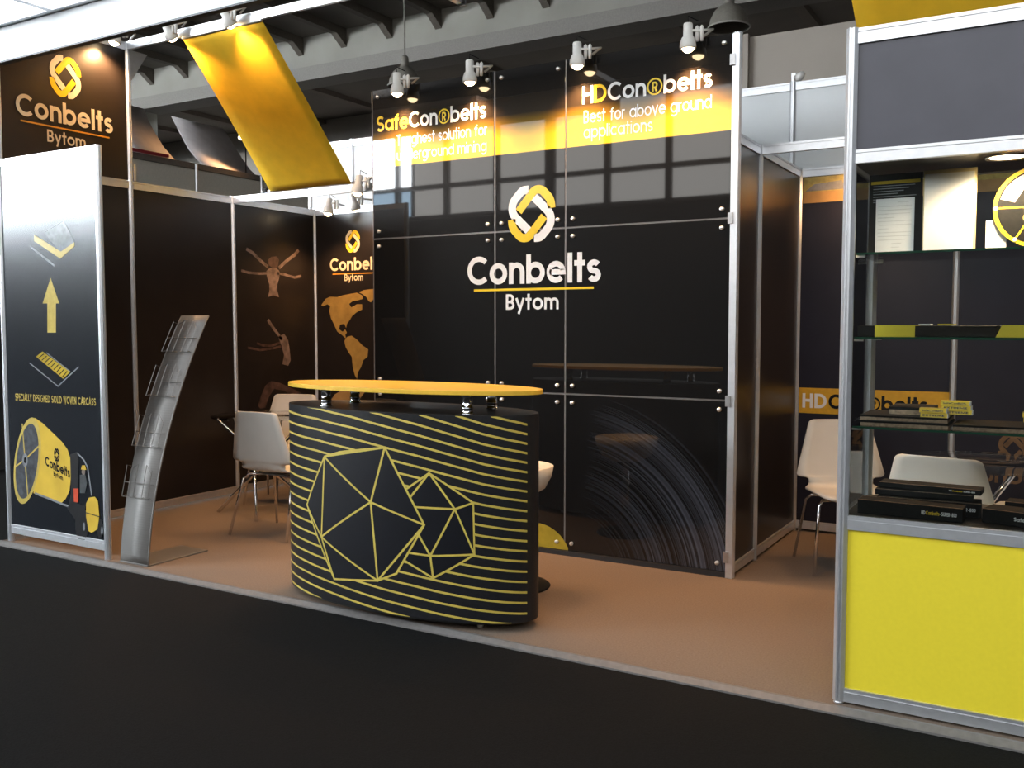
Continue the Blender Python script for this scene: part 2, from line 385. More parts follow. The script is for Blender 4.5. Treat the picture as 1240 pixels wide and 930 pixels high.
bell((-7.28, 7.0, 4.73), 'grey bell lamp hanging behind the spot above the Safe lettering')

# ================================================================== STAND FLOOR
CARPET = mat('grey_brown_carpet', (0.195, 0.150, 0.118), 0.95, noise=0.14, nscale=120, bump=0.5, spec=0.1)
fl = MB().box(-5.36, 2.2, -0.045, 3.02, -0.022, 0.0).build('floor', CARPET); tag(fl, 'grey brown carpet platform of the stand', kind='structure')
MB().prism([(-5.36, -.075, -.022), (-5.36, -.075, -.014), (-5.36, -.050, .003), (-5.36, -.036, .003), (-5.36, -.036, -.022)], (7.56, 0, 0)).build('edge_strip', mat('dull_aluminium_edge', (.20, .19, .185), .5, .4, noise=.1), fl)

# ================================================================== PARTITION WALLS (2.5 m system walls, 1 m panels)
XL, XR, YB = -5.30, -0.90, 2.97
def wall_run(name, label, pts, zt=2.5, m=BLACKP, first=True, last=True, rails=True):
    t = root(name, (pts[0][0], pts[0][1], 0), label, kind='structure')
    ps = []
    for i, (x, y) in enumerate(pts):
        if (i > 0 or first) and (i < len(pts)-1 or last): post_mb(x, y, 0.0, zt).build('post', ALU, t)
    for a, b in zip(pts, pts[1:]):
        d = (Vector(b)-Vector(a)).normalized()*.02; a2 = (a[0]+d.x, a[1]+d.y); b2 = (b[0]-d.x, b[1]-d.y)
        ps.append(panel_mb(a2, b2, .07, zt-.05).build('panel', m, t))
        rail_mb(a2, b2, .018).build('bottom_rail', ALU, t); rail_mb(a2, b2, zt-.062).build('top_rail', ALU, t)
    return t, ps
wl, wlp = wall_run('wall_left', 'black left partition wall of the stand', [(XL, 0.0), (XL, .99), (XL, 1.98), (XL, YB)])
wb, wbp = wall_run('wall_back_left', 'black back wall with the gold map', [(XL, YB), (-4.31, YB), (-3.44, YB)], first=False)
ws, wsp = wall_run('wall_store_left', 'left side wall of the store room', [(-3.42, 1.58), (-3.42, YB)], last=False)
wr, wrp = wall_run('wall_store_right', 'black right side wall of the store room beside the meeting corner', [(XR, 1.53), (XR, 1.99), (XR, YB)], first=False)
wn, wnp = wall_run('wall_back_right', 'navy back wall of the meeting corner', [(XR, YB), (.09, YB), (1.08, YB), (2.07, YB)], m=NAVYP, first=False)
wq, wqp = wall_run('wall_right', 'dark right end wall of the stand', [(2.07, .0), (2.07, .99), (2.07, 1.98), (2.07, YB)], last=False)
# tall left tower: upper logo panel over the front metre of the left wall
tw = root('wall_left_upper', (XL, 0, 2.5), 'raised black panel with the white and yellow logo above the left wall', kind='structure')
post_mb(XL, .99, 2.5, 3.5).build('post', ALU, tw); post_mb(XL, .0, 2.5, 3.5).build('post', ALU, tw)
up = panel_mb((XL, .02), (XL, .97), 2.5, 3.44).build('panel', BLACKP, tw)
rail_mb((XL, .02), (XL, .97), 3.44).build('top_rail', ALU, tw)
MB().prism([(XL, 1.01, 3.45), (XL, 1.01, 3.22), (XL, 1.16, 3.45)], (.012, 0, 0)).build('corner_gusset', ALU, tw)
MB().box(XL-.02, XL+.02, 1.012, 1.03, 2.50, 2.62).build('joint_plate', ALU, tw)
def logo_block(parent, P, u, v, cx, logo_c, logo_h, con_x0, con_x1, con_z, con_h, ul_z, ul_h, by_x0, by_x1, by_z, by_h, mats=None, lw=None, ul_ext=.03):
    # P: function (a along u, height) -> point, already a hair in front of the panel
    wm, ym, lm = mats or (P_WHITE, P_YEL, P_YEL)
    a, b = logo_mbs(P(cx, logo_c), u, v, logo_h, lw)
    a.build('logo_white_link', wm, parent); b.build('logo_yellow_link', ym, parent)
    text_mb('Conbelts', P(con_x0, con_z), u, v, con_x1-con_x0, con_h, .185, .075).build('lettering', wm, parent)
    poly_mb([P(con_x0+ul_ext, ul_z), P(con_x1-ul_ext, ul_z), P(con_x1-ul_ext, ul_z+ul_h), P(con_x0+ul_ext, ul_z+ul_h)]).build('underline', lm, parent)
    text_mb('Bytom', P(by_x0, by_z), u, v, by_x1-by_x0, by_h, .16, .08).build('lettering', wm, parent)
PL = lambda y, z: Vector((XL+.0045, y, z))
logo_block(up, PL, uy, uz, .487, 3.138, .285, .122, .852, 2.815, .145, 2.776, .011, .338, .628, 2.675, .082, (mat('print_cream', (.74, .66, .50), .4, noise=.03), P_YEL, P_ORANGE), .265)
# back-left wall logo and map
PB = lambda x, z: Vector((x, YB-.0045, z))
logo_block(wbp[0], PB, ux, uz, -4.845, 2.185, .20, -5.115, -4.50, 1.925, .115, 1.892, .009, -4.945, -4.73, 1.832, .062, (mat('print_cream', (.74, .66, .50), .4), P_YEL, P_ORANGE), .185)
for nm, pts in (('map_north_america', [(600,695),(625,660),(650,648),(690,650),(720,640),(760,632),(800,625),(830,640),(835,660),(800,670),(778,672),(757,688),(768,708),(785,700),(800,690),(830,690),(830,720),(800,735),(775,755),(760,780),(745,800),(740,825),(730,800),(705,805),(700,830),(720,845),(735,832),(745,850),(735,862),(740,885),(715,862),(690,845),(670,800),(655,770),(645,730),(650,702),(635,690),(610,702)]),
                ('map_greenland', [(812,622),(840,610),(872,606),(905,604),(900,655),(880,680),(866,672),(855,650),(832,634)])):
    poly_mb([on('Y', YB-.0045, 260+x/4.65, 220+y/4.65) for x, y in pts]).build(nm, P_GOLD, wbp[0])
poly_mb([on('Y', YB-.0045, x, y) for x, y in [(417,413),(420,408),(425.6,406.5),(432,411),(438.5,418),(446,423),(445,432),(440,436),(437,445),(433.5,450.6),(432.4,459),(430,455),(427,444),(426,432),(422,426.5),(418.5,420)]]).build('map_south_america', P_GOLD, wbp[0])
poly_mb([on('Y', YB-.0045, x, y) for x, y in [(401,484),(405,478),(412,473.5),(421,471),(432,470),(445,471),(440,477),(434,485),(432,491),(404,491)]]).build('printed_drum', P_TAN, wbp[0])
# printed dancers on the third panel of the left wall (flat photographs on black)
def fig(pts, m, nm, wpx=None):
    P = [on('X', XL+.0045, x, y) for x, y in pts]
    if wpx:
        q, f = ribbon2d([(p.y, p.z) for p in P], wpx); MB().add([(XL+.0045, a, b) for a, b in q], f).build(nm, m, wlp[2])
    else: poly_mb(P).build(nm, m, wlp[2])
cr = lambda x, y: (260+x/4.65, 220+y/4.65)
fig([cr(*p) for p in [(288,508),(300,492),(318,486),(345,486),(362,500),(368,515),(362,548),(352,580),(352,610),(362,650),(330,640),(300,650),(308,612),(308,580),(297,545)]], P_SKIN, 'printed_torso')
fig([cr(*p) for p in [(305,470),(300,440),(320,422),(350,420),(362,440),(355,480),(330,490)]], P_SKIND, 'printed_head')
for pts, wd in (([(178,378),(215,402),(258,445),(300,480)], .028), ([(472,385),(450,412),(400,450),(362,486)], .03), ([(150,500),(190,512),(250,518),(305,515)], .022), ([(488,530),(450,540),(400,525),(352,515)], .022)):
    fig([cr(*p) for p in pts], P_SKIN, 'printed_arm', wd)
for pts, wd, m in (([(300,778),(320,810),(350,850),(378,890)], .03, P_SKIN), ([(238,910),(270,922),(320,925),(370,905)], .022, P_SKIND)):
    fig([cr(*p) for p in pts], m, 'printed_arm', wd)
cq = lambda x, y: (230+x/3.873, 420+y/3.873)
fig([(337,408),(344,404),(349,412),(351,425),(352,436),(349,443),(342,441),(344,430),(341,420)], P_SKIN, 'printed_torso')
fig([(300,421),(315,424),(330,422),(342,419)], P_SKIND, 'printed_arm', .02)
fig([cq(*p) for p in [(318,275),(335,225),(355,180),(380,160),(420,168),(470,190),(520,215),(500,240),(440,205),(395,198),(370,235),(355,285),(330,290)]], P_SKIND, 'printed_arm')

# HDConbelts band on the navy back wall, upper strip of belt pictures
hb = poly_mb([PB(-.875, .825), PB(.07, .825), PB(.07, 1.0), PB(-.875, 1.0)]).build('printed_band', mat('print_amber', (.62, .36, .03), .35, noise=.08), wnp[0])
PB2 = lambda x, z: Vector((x, YB-.0062, z))
o_ = -.83
text_mb('HD', PB2(-.853, .862), ux, uz, .163, .10, .2, .1).build('lettering', P_WHITE, wnp[0])
text_mb('Con®belts', PB2(-.678, .862), ux, uz, .625, .10, .2, .07).build('lettering', P_BLACK, wnp[0])
poly_mb([PB(-.875, 2.26), PB(.07, 2.26), PB(.07, 2.335), PB(-.875, 2.335)]).build('printed_band', P_TAN, wnp[0])
poly_mb([PB(-.875, 2.335), PB(.07, 2.335), PB(.07, 2.435), PB(-.875, 2.435)]).build('printed_band', mat('print_olive_yellow', (.42, .34, .10), .35, noise=.2), wnp[0])
poly_mb([PB2(-.86, 2.34), PB2(-.60, 2.34), PB2(-.62, 2.40), PB2(-.80, 2.385)]).build('printed_belt', P_GREY, wnp[0])
poly_mb([PB2(-.56, 2.345), PB2(-.30, 2.345), PB2(-.31, 2.41), PB2(-.58, 2.425)]).build('printed_belt', mat('print_pale_grey', (.4, .39, .34), .35, noise=.1), wnp[0])
poly_mb([PB(.11, 2.26), PB(1.06, 2.26), PB(1.06, 2.335), PB(.11, 2.335)]).build('printed_band', P_TAN, wnp[1])
poly_mb([PB(.11, 2.335), PB(1.06, 2.335), PB(1.06, 2.435), PB(.11, 2.435)]).build('printed_band', MATS['print_olive_yellow'], wnp[1])
PDIM = mat('print_dim_bronze', (.16, .095, .05), .35, noise=.3, nscale=20)
a, b = logo_mbs(PB(.44, .66), ux, uz, .20, .185); a.build('logo_white_link', PDIM, wnp[1]); b.build('logo_yellow_link', PDIM, wnp[1])
text_mb('Conbelts', PB(.16, .44), ux, uz, .56, .10, .185, .075).build('lettering', PDIM, wnp[1])

# tie bars and high rail that carry the cloth
tag(rail_mb((XL+.02, 1.98), (-3.44, 1.98), 2.44).build('tie_bar', ALU), 'aluminium tie bar from the left wall to the store room under the yellow cloth', 'rail')
tag(rail_mb((XR+.02, 1.99), (2.05, 1.99), 2.44).build('tie_bar', ALU), 'aluminium tie bar across the meeting corner in front of white partition', 'rail')
tag(rail_mb((XL+.02, .99), (2.05, .99), 3.445).build('ceiling_rail', ALU), 'long high aluminium rail carrying the yellow cloth and two spots', 'rail')
p_ = tag(post_mb(2.07, .99, 2.5, 3.5).build('rail_post', ALU), 'upright carrying the far end of the high rail', 'post')

# neighbouring stand back to back: white system wall
nw, nwp = wall_run('wall_neighbour', 'white partition wall of the stand behind', [(-5.455, 3.09)]+[(-4.945+.99*i, 3.09) for i in range(8)], 3.12, WHITEB)
bw = tag(MB().box(-2.22, 3.5, 6.0, 6.1, -.02, 4.36).build('wall_backdrop', HBEIGE), 'tall beige wall of a stand further back', kind='structure')
MB().box(-2.30, -2.16, 5.94, 6.02, -.02, 4.38).build('corner_post', HBEIGE, bw)

# stand across the aisle on the left: beige fascia and grey cloths
lw_ = root('wall_far_stand', (-8.5, 5, 0), 'beige fascia of the stand beyond the left wall', kind='structure')
MB().box(-8.62, -8.5, 1.5, 9.0, 2.1, 3.33).build('fascia', mat('cream_fascia', (.76, .70, .60), .7, noise=.05), lw_)
MB().box(-8.62, -8.48, 1.5, 9.0, 3.33, 3.40).build('cornice', mat('taupe_paint', (.16, .14, .12), .8, noise=.1), lw_)
MB().box(-8.62, -8.5, 1.5, 9.0, -.02, 2.1).build('panel', HWALL, lw_)
def grey_cloth(le_, ri_, label):
    # hangs from a far rail 1 m behind the fascia down to its edge; hems run front to back
    v = []; n = len(le_)
    for i in range(n):
        X_ = -9.55+1.0*i/(n-1); a_ = on('X', X_, *le_[i]); b_ = on('X', X_, *ri_[i]); v += [tuple(a_), tuple(b_)]
    o = MB().add(v, [(2*i, 2*i+1, 2*i+3, 2*i+2) for i in range(n-1)]).build('grey_banner', GREYC, None, True)
    s = o.modifiers.new('s', 'SOLIDIFY'); s.thickness = .004
    tag(o, label, 'banner', 'grey cloths beyond the left wall')
grey_cloth([(207,140.6),(213,152),(220,166),(229,182),(238,193),(248.5,203)], [(270,156),(277,166),(284,178),(293,192),(303,206),(315,218)], 'grey sagging cloth with its lower corner beside the yellow cloth')
e1 = [(174,132),(180,147),(188,162),(198,178),(209,191),(222,201.6)]
grey_cloth([(x-66, y-16) for x, y in e1], e1, 'grey sagging cloth next to the tall corner post of the logo panel')
for y, lab in ((4.33, 'pale upright pole between the two grey cloths'), (5.40, 'pale upright pole beside the lower edge of the yellow cloth')):
    tag(MB().tube([(-8.42, y, 2.4), (-8.42, y, 3.38)], .018, 10).build('pole', ALU), lab, 'pole')
tag(MB().box(-8.47, -8.44, 2.4, 3.95, 3.40, 3.435).build('red_strip', mat('red_strip', (.3, .02, .025), .5, noise=.1)), 'thin red strip along the far beige fascia', 'strip')

# ================================================================== TALL BLACK SIGN WALL (nine glossy plates on stand-offs)
YP = 1.52
def plate_mat():
    m = bpy.data.materials.new('gloss_plate_print'); m.use_nodes = True; nt = m.node_tree; p = nt.nodes['Principled BSDF']
    p.inputs['Roughness'].default_value = 0.025; p.inputs['Specular IOR Level'].default_value = 0.55
    p.inputs['Coat Weight'].default_value = .14; p.inputs['Coat Roughness'].default_value = .34; p.inputs['Coat IOR'].default_value = 1.4   # dusty film
    geo = nt.nodes.new('ShaderNodeTexCoord'); sep = nt.nodes.new('ShaderNodeSeparateXYZ'); nt.links.new(geo.outputs['Object'], sep.inputs[0])
    # printed yellow band: solid yellow at 2.50 m fading upwards into black
    mr = nt.nodes.new('ShaderNodeMapRange'); mr.inputs[1].default_value = 2.0; mr.inputs[2].default_value = 3.0
    nt.links.new(sep.outputs['Z'], mr.inputs[0])
    cr_ = nt.nodes.new('ShaderNodeValToRGB'); e = cr_.color_ramp.elements
    e[0].position = 0; e[0].color = (.0075, .0072, .0072, 1); e[1].position = 1; e[1].color = (.0075, .0072, .0072, 1)
    for pos, c in ((.506, (.0075, .0072, .0072, 1)), (.508, (.78, .56, .03, 1)), (.60, (.66, .44, .02, 1)), (.68, (.20, .12, .012, 1)), (.75, (.02, .015, .011, 1))):
        k = e.new(pos); k.color = c
    nt.links.new(mr.outputs[0], cr_.inputs[0])
    # printed coil of belt in the lower right: fine concentric windings round a point near the floor
    cv = nt.nodes.new('ShaderNodeCombineXYZ'); cv.inputs[0].default_value = -1.94; cv.inputs[2].default_value = -.12
    flat = nt.nodes.new('ShaderNodeCombineXYZ'); nt.links.new(sep.outputs['X'], flat.inputs[0]); nt.links.new(sep.outputs['Z'], flat.inputs[2])
    sub = nt.nodes.new('ShaderNodeVectorMath'); sub.operation = 'SUBTRACT'; nt.links.new(flat.outputs[0], sub.inputs[0]); nt.links.new(cv.outputs[0], sub.inputs[1])
    ln = nt.nodes.new('ShaderNodeVectorMath'); ln.operation = 'LENGTH'; nt.links.new(sub.outputs[0], ln.inputs[0])
    n1 = nt.nodes.new('ShaderNodeTexNoise'); n1.noise_dimensions = '1D'; n1.inputs['Scale'].default_value = 60; n1.inputs['Detail'].default_value = 8; n1.inputs['Roughness'].default_value = .75
    nt.links.new(ln.outputs['Value'], n1.inputs['W'])
    r2 = nt.nodes.new('ShaderNodeValToRGB'); r2.color_ramp.elements[0].position = .46; r2.color_ramp.elements[0].color = (.009, .009, .010, 1)
    r2.color_ramp.elements[1].position = .80; r2.color_ramp.elements[1].color = (.15, .17, .225, 1)
    n2 = nt.nodes.new('ShaderNodeTexNoise'); n2.noise_dimensions = '1D'; n2.inputs['Scale'].default_value = 7.5; n2.inputs['Detail'].default_value = 2; nt.links.new(ln.outputs['Value'], n2.inputs['W'])
    m2 = nt.nodes.new('ShaderNodeMapRange'); m2.inputs[1].default_value = .35; m2.inputs[2].default_value = .65; m2.inputs[3].default_value = -.05; m2.inputs[4].default_value = .08; nt.links.new(n2.outputs['Fac'], m2.inputs[0])
    ad = nt.nodes.new('ShaderNodeMath'); ad.operation = 'ADD'; nt.links.new(n1.outputs['Fac'], ad.inputs[0]); nt.links.new(m2.outputs[0], ad.inputs[1]); nt.links.new(ad.outputs[0], r2.inputs[0])
    # streaks fade towards the top of the coil and inside its core
    ang = nt.nodes.new('ShaderNodeSeparateXYZ'); nt.links.new(sub.outputs[0], ang.inputs[0])
    at = nt.nodes.new('ShaderNodeMath'); at.operation = 'ARCTAN2'; nt.links.new(ang.outputs['Z'], at.inputs[0]); nt.links.new(ang.outputs['X'], at.inputs[1])
    am = nt.nodes.new('ShaderNodeMapRange'); am.inputs[1].default_value = 1.45; am.inputs[2].default_value = .1; nt.links.new(at.outputs[0], am.inputs[0])
    rm = nt.nodes.new('ShaderNodeMapRange'); rm.inputs[1].default_value = .30; rm.inputs[2].default_value = .80; nt.links.new(ln.outputs['Value'], rm.inputs[0])
    rx = nt.nodes.new('ShaderNodeMapRange'); rx.inputs[1].default_value = 1.16; rx.inputs[2].default_value = 1.10; nt.links.new(ln.outputs['Value'], rx.inputs[0])
    mu = nt.nodes.new('ShaderNodeMath'); mu.operation = 'MULTIPLY'; nt.links.new(am.outputs[0], mu.inputs[0]); nt.links.new(rm.outputs[0], mu.inputs[1])
    mu2 = nt.nodes.new('ShaderNodeMath'); mu2.operation = 'MULTIPLY'; nt.links.new(mu.outputs[0], mu2.inputs[0]); nt.links.new(rx.outputs[0], mu2.inputs[1])
    mix = nt.nodes.new('ShaderNodeMix'); mix.data_type = 'RGBA'; nt.links.new(mu2.outputs[0], mix.inputs['Factor'])
    nt.links.new(cr_.outputs[0], mix.inputs[6]); nt.links.new(r2.outputs[0], mix.inputs[7])
    nt.links.new(mix.outputs[2], p.inputs['Base Color'])
    return m
PLATE = plate_mat()
BACKB = mat('grey_backing_board', (.16, .14, .13), .5, noise=.1)
wf = tag(MB().box(-3.42, -.93, 1.555, 1.58, .05, 2.99).build('wall_store_front', BACKB), 'grey backing wall behind the glossy plates', kind='structure')
sw = root('sign_wall', (-2.18, YP, 0), 'tall glossy black sign wall of nine plates with white and yellow lettering', 'sign wall')
CXS = [(-3.44, -2.464), (-2.454, -1.958), (-1.948, -.925)]; CZS = [(.03, 1.001), (1.011, 2.018), (2.028, 3.03)]
BTN = mat('satin_steel_button', (.82, .80, .78), .28, .8, noise=.03)
plates = {}
for i, (x0, x1) in enumerate(CXS):
    for j, (z0, z1) in enumerate(CZS):
        pl = MB().bevbox(x0, x1, YP, YP+.008, z0, z1, .0015).build('plate', PLATE, sw); plates[i, j] = pl
        ins = .047
        for bx in (x0+ins, x1-ins):
            for bz in (z0+ins, z1-ins):
                MB().lathe([(0, .014), (.009, .014), (.0125, .011), (.0125, 0)], (bx, YP, bz), 16, (0, -1, 0)).build('stand_off_button', BTN, pl, True)
SEAM = mat('seam_profile', (.17, .15, .14), .4, .3, noise=.1)
for x in (-2.459, -1.953): MB().box(x-.005, x+.005, YP+.002, YP+.03, .03, 3.03).build('seam_profile', SEAM, sw)
for z in (1.006, 2.023): MB().box(-3.44, -.925, YP+.003, YP+.03, z-.005, z+.005).build('seam_profile', SEAM, sw)
MB().box(-3.448, -3.442, YP, YP+.008, .03, 3.03).build('edge_profile', SEAM, sw)
PW = lambda x, z: Vector((x, YP-.0008, z))
a, b = logo_mbs(PW(-2.192, 2.122), ux, uz, .350, .372); a.build('logo_white_link', P_WHITE, sw); b.build('logo_yellow_link', P_YEL, sw)
text_mb('Conbelts', PW(-2.668, 1.69), ux, uz, .955, .182, .185, .075).build('lettering', P_WHITE, sw)
poly_mb([PW(-2.618, 1.648), PW(-1.76, 1.648), PW(-1.76, 1.662), PW(-2.618, 1.662)]).build('underline', P_YEL, sw)
text_mb('Bytom', PW(-2.376, 1.528), ux, uz, .378, .098, .165, .08).build('lettering', P_WHITE, sw)
def brand(x0, x1, z, h, head, hm, cuts):
    ws_ = [(head, hm[0])] if isinstance(hm, tuple) and len(hm) == 1 else list(zip(head, hm))
    parts = ws_+[('Con', P_WHITE), ('®', P_YEL), ('belts', P_WHITE)]
    tot = sum(text_w(s, .165, .07)+.07 for s, _ in parts); k = (x1-x0)/tot; x = x0
    for s, m in parts:
        w_ = text_w(s, .165, .07); text_mb(s, PW(x, z), ux, uz, w_*k, h, .165, .07).build('lettering', m, sw); x += (w_+.07)*k
brand(-3.405, -2.515, 2.748, .105, 'Safe', (P_YEL,), 0)
brand(-1.842, -1.030, 2.752, .105, 'HD', (P_WHITE, P_YEL), 0)
for s, x0, x1, z, h in (('Toughest solution for', -3.235, -2.515, 2.640, .072), ('underground mining', -3.235, -2.520, 2.540, .072), ('Best for above ground', -1.832, -1.040, 2.638, .074), ('applications', -1.832, -1.390, 2.548, .074)):
    text_mb(s, PW(x0, z), ux, uz, x1-x0, h, .125, .085).build('lettering', P_WHITE, sw)
# printed yellow core of the coil behind the counter
arc_pts = [(x, z) for x, z in arc(-2.144, -.064, .244, .244, 6, 174, 24) if z > .031]
poly_mb([PW(x, z) for x, z in arc_pts]+[PW(arc_pts[-1][0], .031), PW(arc_pts[0][0], .031)]).build('printed_coil_core', P_DYEL, sw)
# right hand mast with its plate clamps
mast = root('sign_wall_mast', (XR, 1.53, 0), 'tall aluminium mast at the right end of the black sign wall', 'mast')
post_mb(XR, 1.53, 0, 3.03, .024).build('post', ALU, mast)
MB().box(XR-.020, XR+.02, 1.50, 1.506, .0, 3.02).build('cover_strip', ALU, mast)
for z in (2.88, 2.02, 1.005, .12):
    MB().box(XR-.03, XR-.002, 1.488, 1.503, z-.03, z+.03).build('clamp', STEEL, mast)
tag(MB().box(-3.44, -.92, 1.50, 1.56, 0.0, .028).build('plinth_strip', mat('dark_plinth', (.02, .02, .022), .5, noise=.1)), 'dark plinth strip under the black sign wall', 'plinth')

# ================================================================== HALOGEN SPOTS
def spot_lamp(p, aim, label, anchor=None, energy=SPOT_W, size=118, scale=1.0, hide_group='halogen spots'):
    p = Vector(p); d = (Vector(aim)-p).normalized(); t = root('spot_lamp', p, label, 'spotlight', hide_group)
    q = lambda prof, nm, m: MB().lathe([(r*scale, h*scale) for r, h in prof], p, 24, -d).build(nm, m, t, True)
    q([(.0, -.026), (.016, -.023), (.029, -.012), (.036, .0), (.030, .006)], 'bulb', BULB)
    q([(.030, -.003), (.043, -.006), (.046, .004), (.044, .028), (.034, .055), (.027, .062), (.026, .125), (.022, .132), (.0, .132)], 'housing', WHITEP)
    back = p - d*.09*scale
    if anchor is not None:
        a = Vector(anchor); side = Vector((.055*scale, .02, 0))
        MB().tube([back+Vector((.02, 0, 0)), back+side, a+Vector((.055*scale, 0, .03)), a], .0075*scale, 10).build('bracket', WHITEP, t, True)
        for k in (0, .028):
            c = back+side+Vector((k*.9-.012, .006+k*.2, .030))
            MB().tube([c+Vector((0, 0, -.085)), c+Vector((0, 0, -.01)), c], [.009, .012, .004], 12).build('clamp_jaw', WHITEP, t, True)
        MB().tube([p-d*.132*scale, p-d*.15*scale+Vector((0, 0, .02)), back+side+Vector((.0, 0, .05))], .003, 6).build('cable', RUBBER, t, True)
    L = bpy.data.lights.new('halogen', 'SPOT'); L.energy = energy; L.color = HALOGEN; L.spot_size = math.radians(size); L.spot_blend = .9; L.shadow_soft_size = .03
    lo = bpy.data.objects.new('halogen', L); COL.objects.link(lo); lo.location = d*.042; lo.rotation_euler = d.to_track_quat('-Z', 'Y').to_euler(); lo.parent = t
    return t
for px_, py_, lab in ((481, 113, 'white halogen spot over the Safe lettering, at the free end of the sign wall'), (569, 99, 'white halogen spot over the end of the Safe lettering'), (699, 79, 'white halogen spot over the HD lettering'), (833, 58, 'white halogen spot beside the tall mast of the sign wall')):
    c_ = on('Y', 1.435, px_, py_)
    spot_lamp(c_, (c_.x-.004, 1.449, c_.z-.30), lab, (c_.x+.06, 1.515, 3.035), SPOT_W*2.0)
spot_lamp((-4.735, .93, 3.43), (-4.72, 1.25, 3.0), 'white halogen spot at the outer upper corner of the yellow cloth', (-4.66, .95, 3.50), SPOT_W*1.0)
spot_lamp((-4.160, .93, 3.43), (-4.12, 1.25, 3.0), 'white halogen spot at the inner upper corner of the yellow cloth', (-4.09, .95, 3.50), SPOT_W*1.0)
spot_lamp(on('X', -5.19, 138, 51), (-5.24, .72, 3.0), 'halogen spot tucked behind the white fascia beside the logo panel', (-5.22, .96, 3.50), SPOT_W*2.2, 150)
spot_lamp((-4.585, 2.70, 2.43), (-4.62, 2.93, 1.9), 'white halogen spot above the gold map', (-4.50, 2.97, 2.48), SPOT_W*.8)
spot_lamp((-4.95, 2.76, 2.42), (-5.0, 2.4, .2), 'white halogen spot in the corner beside the printed dancers', (-5.0, 2.97, 2.48), SPOT_W*1.5)
spot_lamp((-.10, 2.55, 2.42), (-.35, 2.1, .3), 'halogen spot above the yellow band of the meeting corner', (-.05, 2.97, 2.48), SPOT_W*1.3)
spot_lamp((.95, 2.55, 2.42), (.6, 2.0, .3), 'halogen spot on the back wall behind the showcase', (1.0, 2.97, 2.48), SPOT_W*1.3)
spot_lamp((-.38, 2.72, 2.45), (-.50, 2.95, 2.2), 'halogen spot close to the belt pictures above the meeting corner', (-.33, 2.97, 2.49), SPOT_W*.7)
spot_lamp((-2.9, .95, 3.42), (-2.6, .5, .9), 'halogen spot on the high rail over the counter', (-2.84, .99, 3.47), SPOT_W*2.2, 90)
spot_lamp((-3.9, 1.90, 2.42), (-4.1, 1.5, .0), 'halogen spot on the tie bar over the glass table', (-3.84, 1.95, 2.51), SPOT_W*1.3, 130)
spot_lamp((-.6, .95, 3.42), (-.9, .8, .0), 'halogen spot on the high rail over the open floor', (-.54, .99, 3.47), SPOT_W*2.0, 100)

fp = on('X', -8.47, 291.5, 167)
fs_ = spot_lamp(fp, fp+Vector((.15, -.50, -.55)), 'tiny glowing spot of the far stand, seen beside the yellow cloth', None, SPOT_W*1.4, 165, .8)
MB().tube([(fp.x-.02, fp.y+.10, 3.36), (fp.x-.02, fp.y+.10, fp.z+.06), (fp.x-.01, fp.y+.03, fp.z+.06)], .008, 8).build('stem', RUBBER, fs_, True)
# neighbour's small spots on top of the white wall
for x, lab in ((-5.38, 'small unlit spot clamped beside the white end post'), (-.96, 'small unlit spot on top of white wall')):
    t = root('clamp_spot', (x, 3.12, 3.13), lab, 'spotlight')
    MB().lathe([(0, .07), (.02, .07), (.028, .02), (.03, 0), (0, .0)], (x, 3.10, 3.14), 16, (.6, -.7, .2)).build('housing', WHITEP, t, True)
    MB().box(x-.04, x-.01, 3.09, 3.13, 3.12, 3.18).build('clamp', ALU, t)

# ================================================================== YELLOW CLOTHS
def cloth(xt0, xt1, xb0, xb1, label):
    t = root('cloth_banner', ((xb0+xb1)/2, 1.98, 2.5), label, 'banner', 'yellow cloths under the high rail')
    N, M_ = 22, 8; v = []; f = []
    for i in range(N+1):
        k = i/N; y = .985+.99*k-.0; z = 3.435-(.925)*k+.008*math.sin(PI*k)
        for j in range(M_+1):
            s_ = j/M_; x = (xt0+(xt1-xt0)*s_)*(1-k)+(xb0+(xb1-xb0)*s_)*k
            v.append((x, y, z+.004*math.sin(7*s_+3*k)))
    for i in range(N):
        for j in range(M_): a_ = i*(M_+1)+j; f.append((a_, a_+1, a_+M_+2, a_+M_+1))
    o = MB().add(v, f).build('cloth', YELC, t, True); s = o.modifiers.new('s', 'SOLIDIFY'); s.thickness = .002
    MB().tube([(xb0-.10, 1.985, 2.515), (xb1+.10, 1.985, 2.515)], .010, 10).build('hem_rod', STEEL, t)
    for x in (xb0-.06, xb1+.07): MB().box(x-.022, x+.022, 1.965, 2.0, 2.50, 2.535).build('clip', RUBBER, t)
    MB().tube([(xt0, .985, 3.437), (xt1, .985, 3.437)], .010, 10).build('hem_rod', STEEL, t)
cloth(-4.695, -3.93, -4.862, -4.018, 'yellow cloth sloping from the high rail down to the left tie bar')
cloth(-.30, .62, -.25, .75, 'yellow cloth hanging above the glass showcase')

# ================================================================== WHITE FASCIA AND CANOPY
fa = root('fascia_board', (-3.8, 0, 3.085), 'white fascia board over the left entrance, under the white canopy', 'fascia')
MB().box(-5.32, -2.3, -.064, -.024, 3.092, 3.295).build('board', WHITEB, fa)
MB().box(-5.32, -2.3, -.066, -.022, 3.082, 3.092).build('lower_edge', mat('dark_edge_trim', (.06, .065, .07), .4, .5, noise=.1), fa)
MB().box(-2.36, -2.32, -.024, .97, 3.26, 3.30).build('arm', ALU, fa); MB().box(-2.36, -2.32, .94, .98, 3.26, 3.45).build('arm', ALU, fa)
ca = root('canopy', (-4.5, -.4, 3.30), 'white canopy panels with added glow in aluminium frame above the fascia', 'canopy')
CAN = emat('glowing_canopy_panel', (.95, .98, 1.0), 4.0)  # added glow: keeps the panels blown-out white and lights the fascia
for x in (-5.30, -4.575, -3.62): rail_mb((x, -.10), (x, -.52), 3.30, .05, .05).build('frame_bar', ALU, ca)
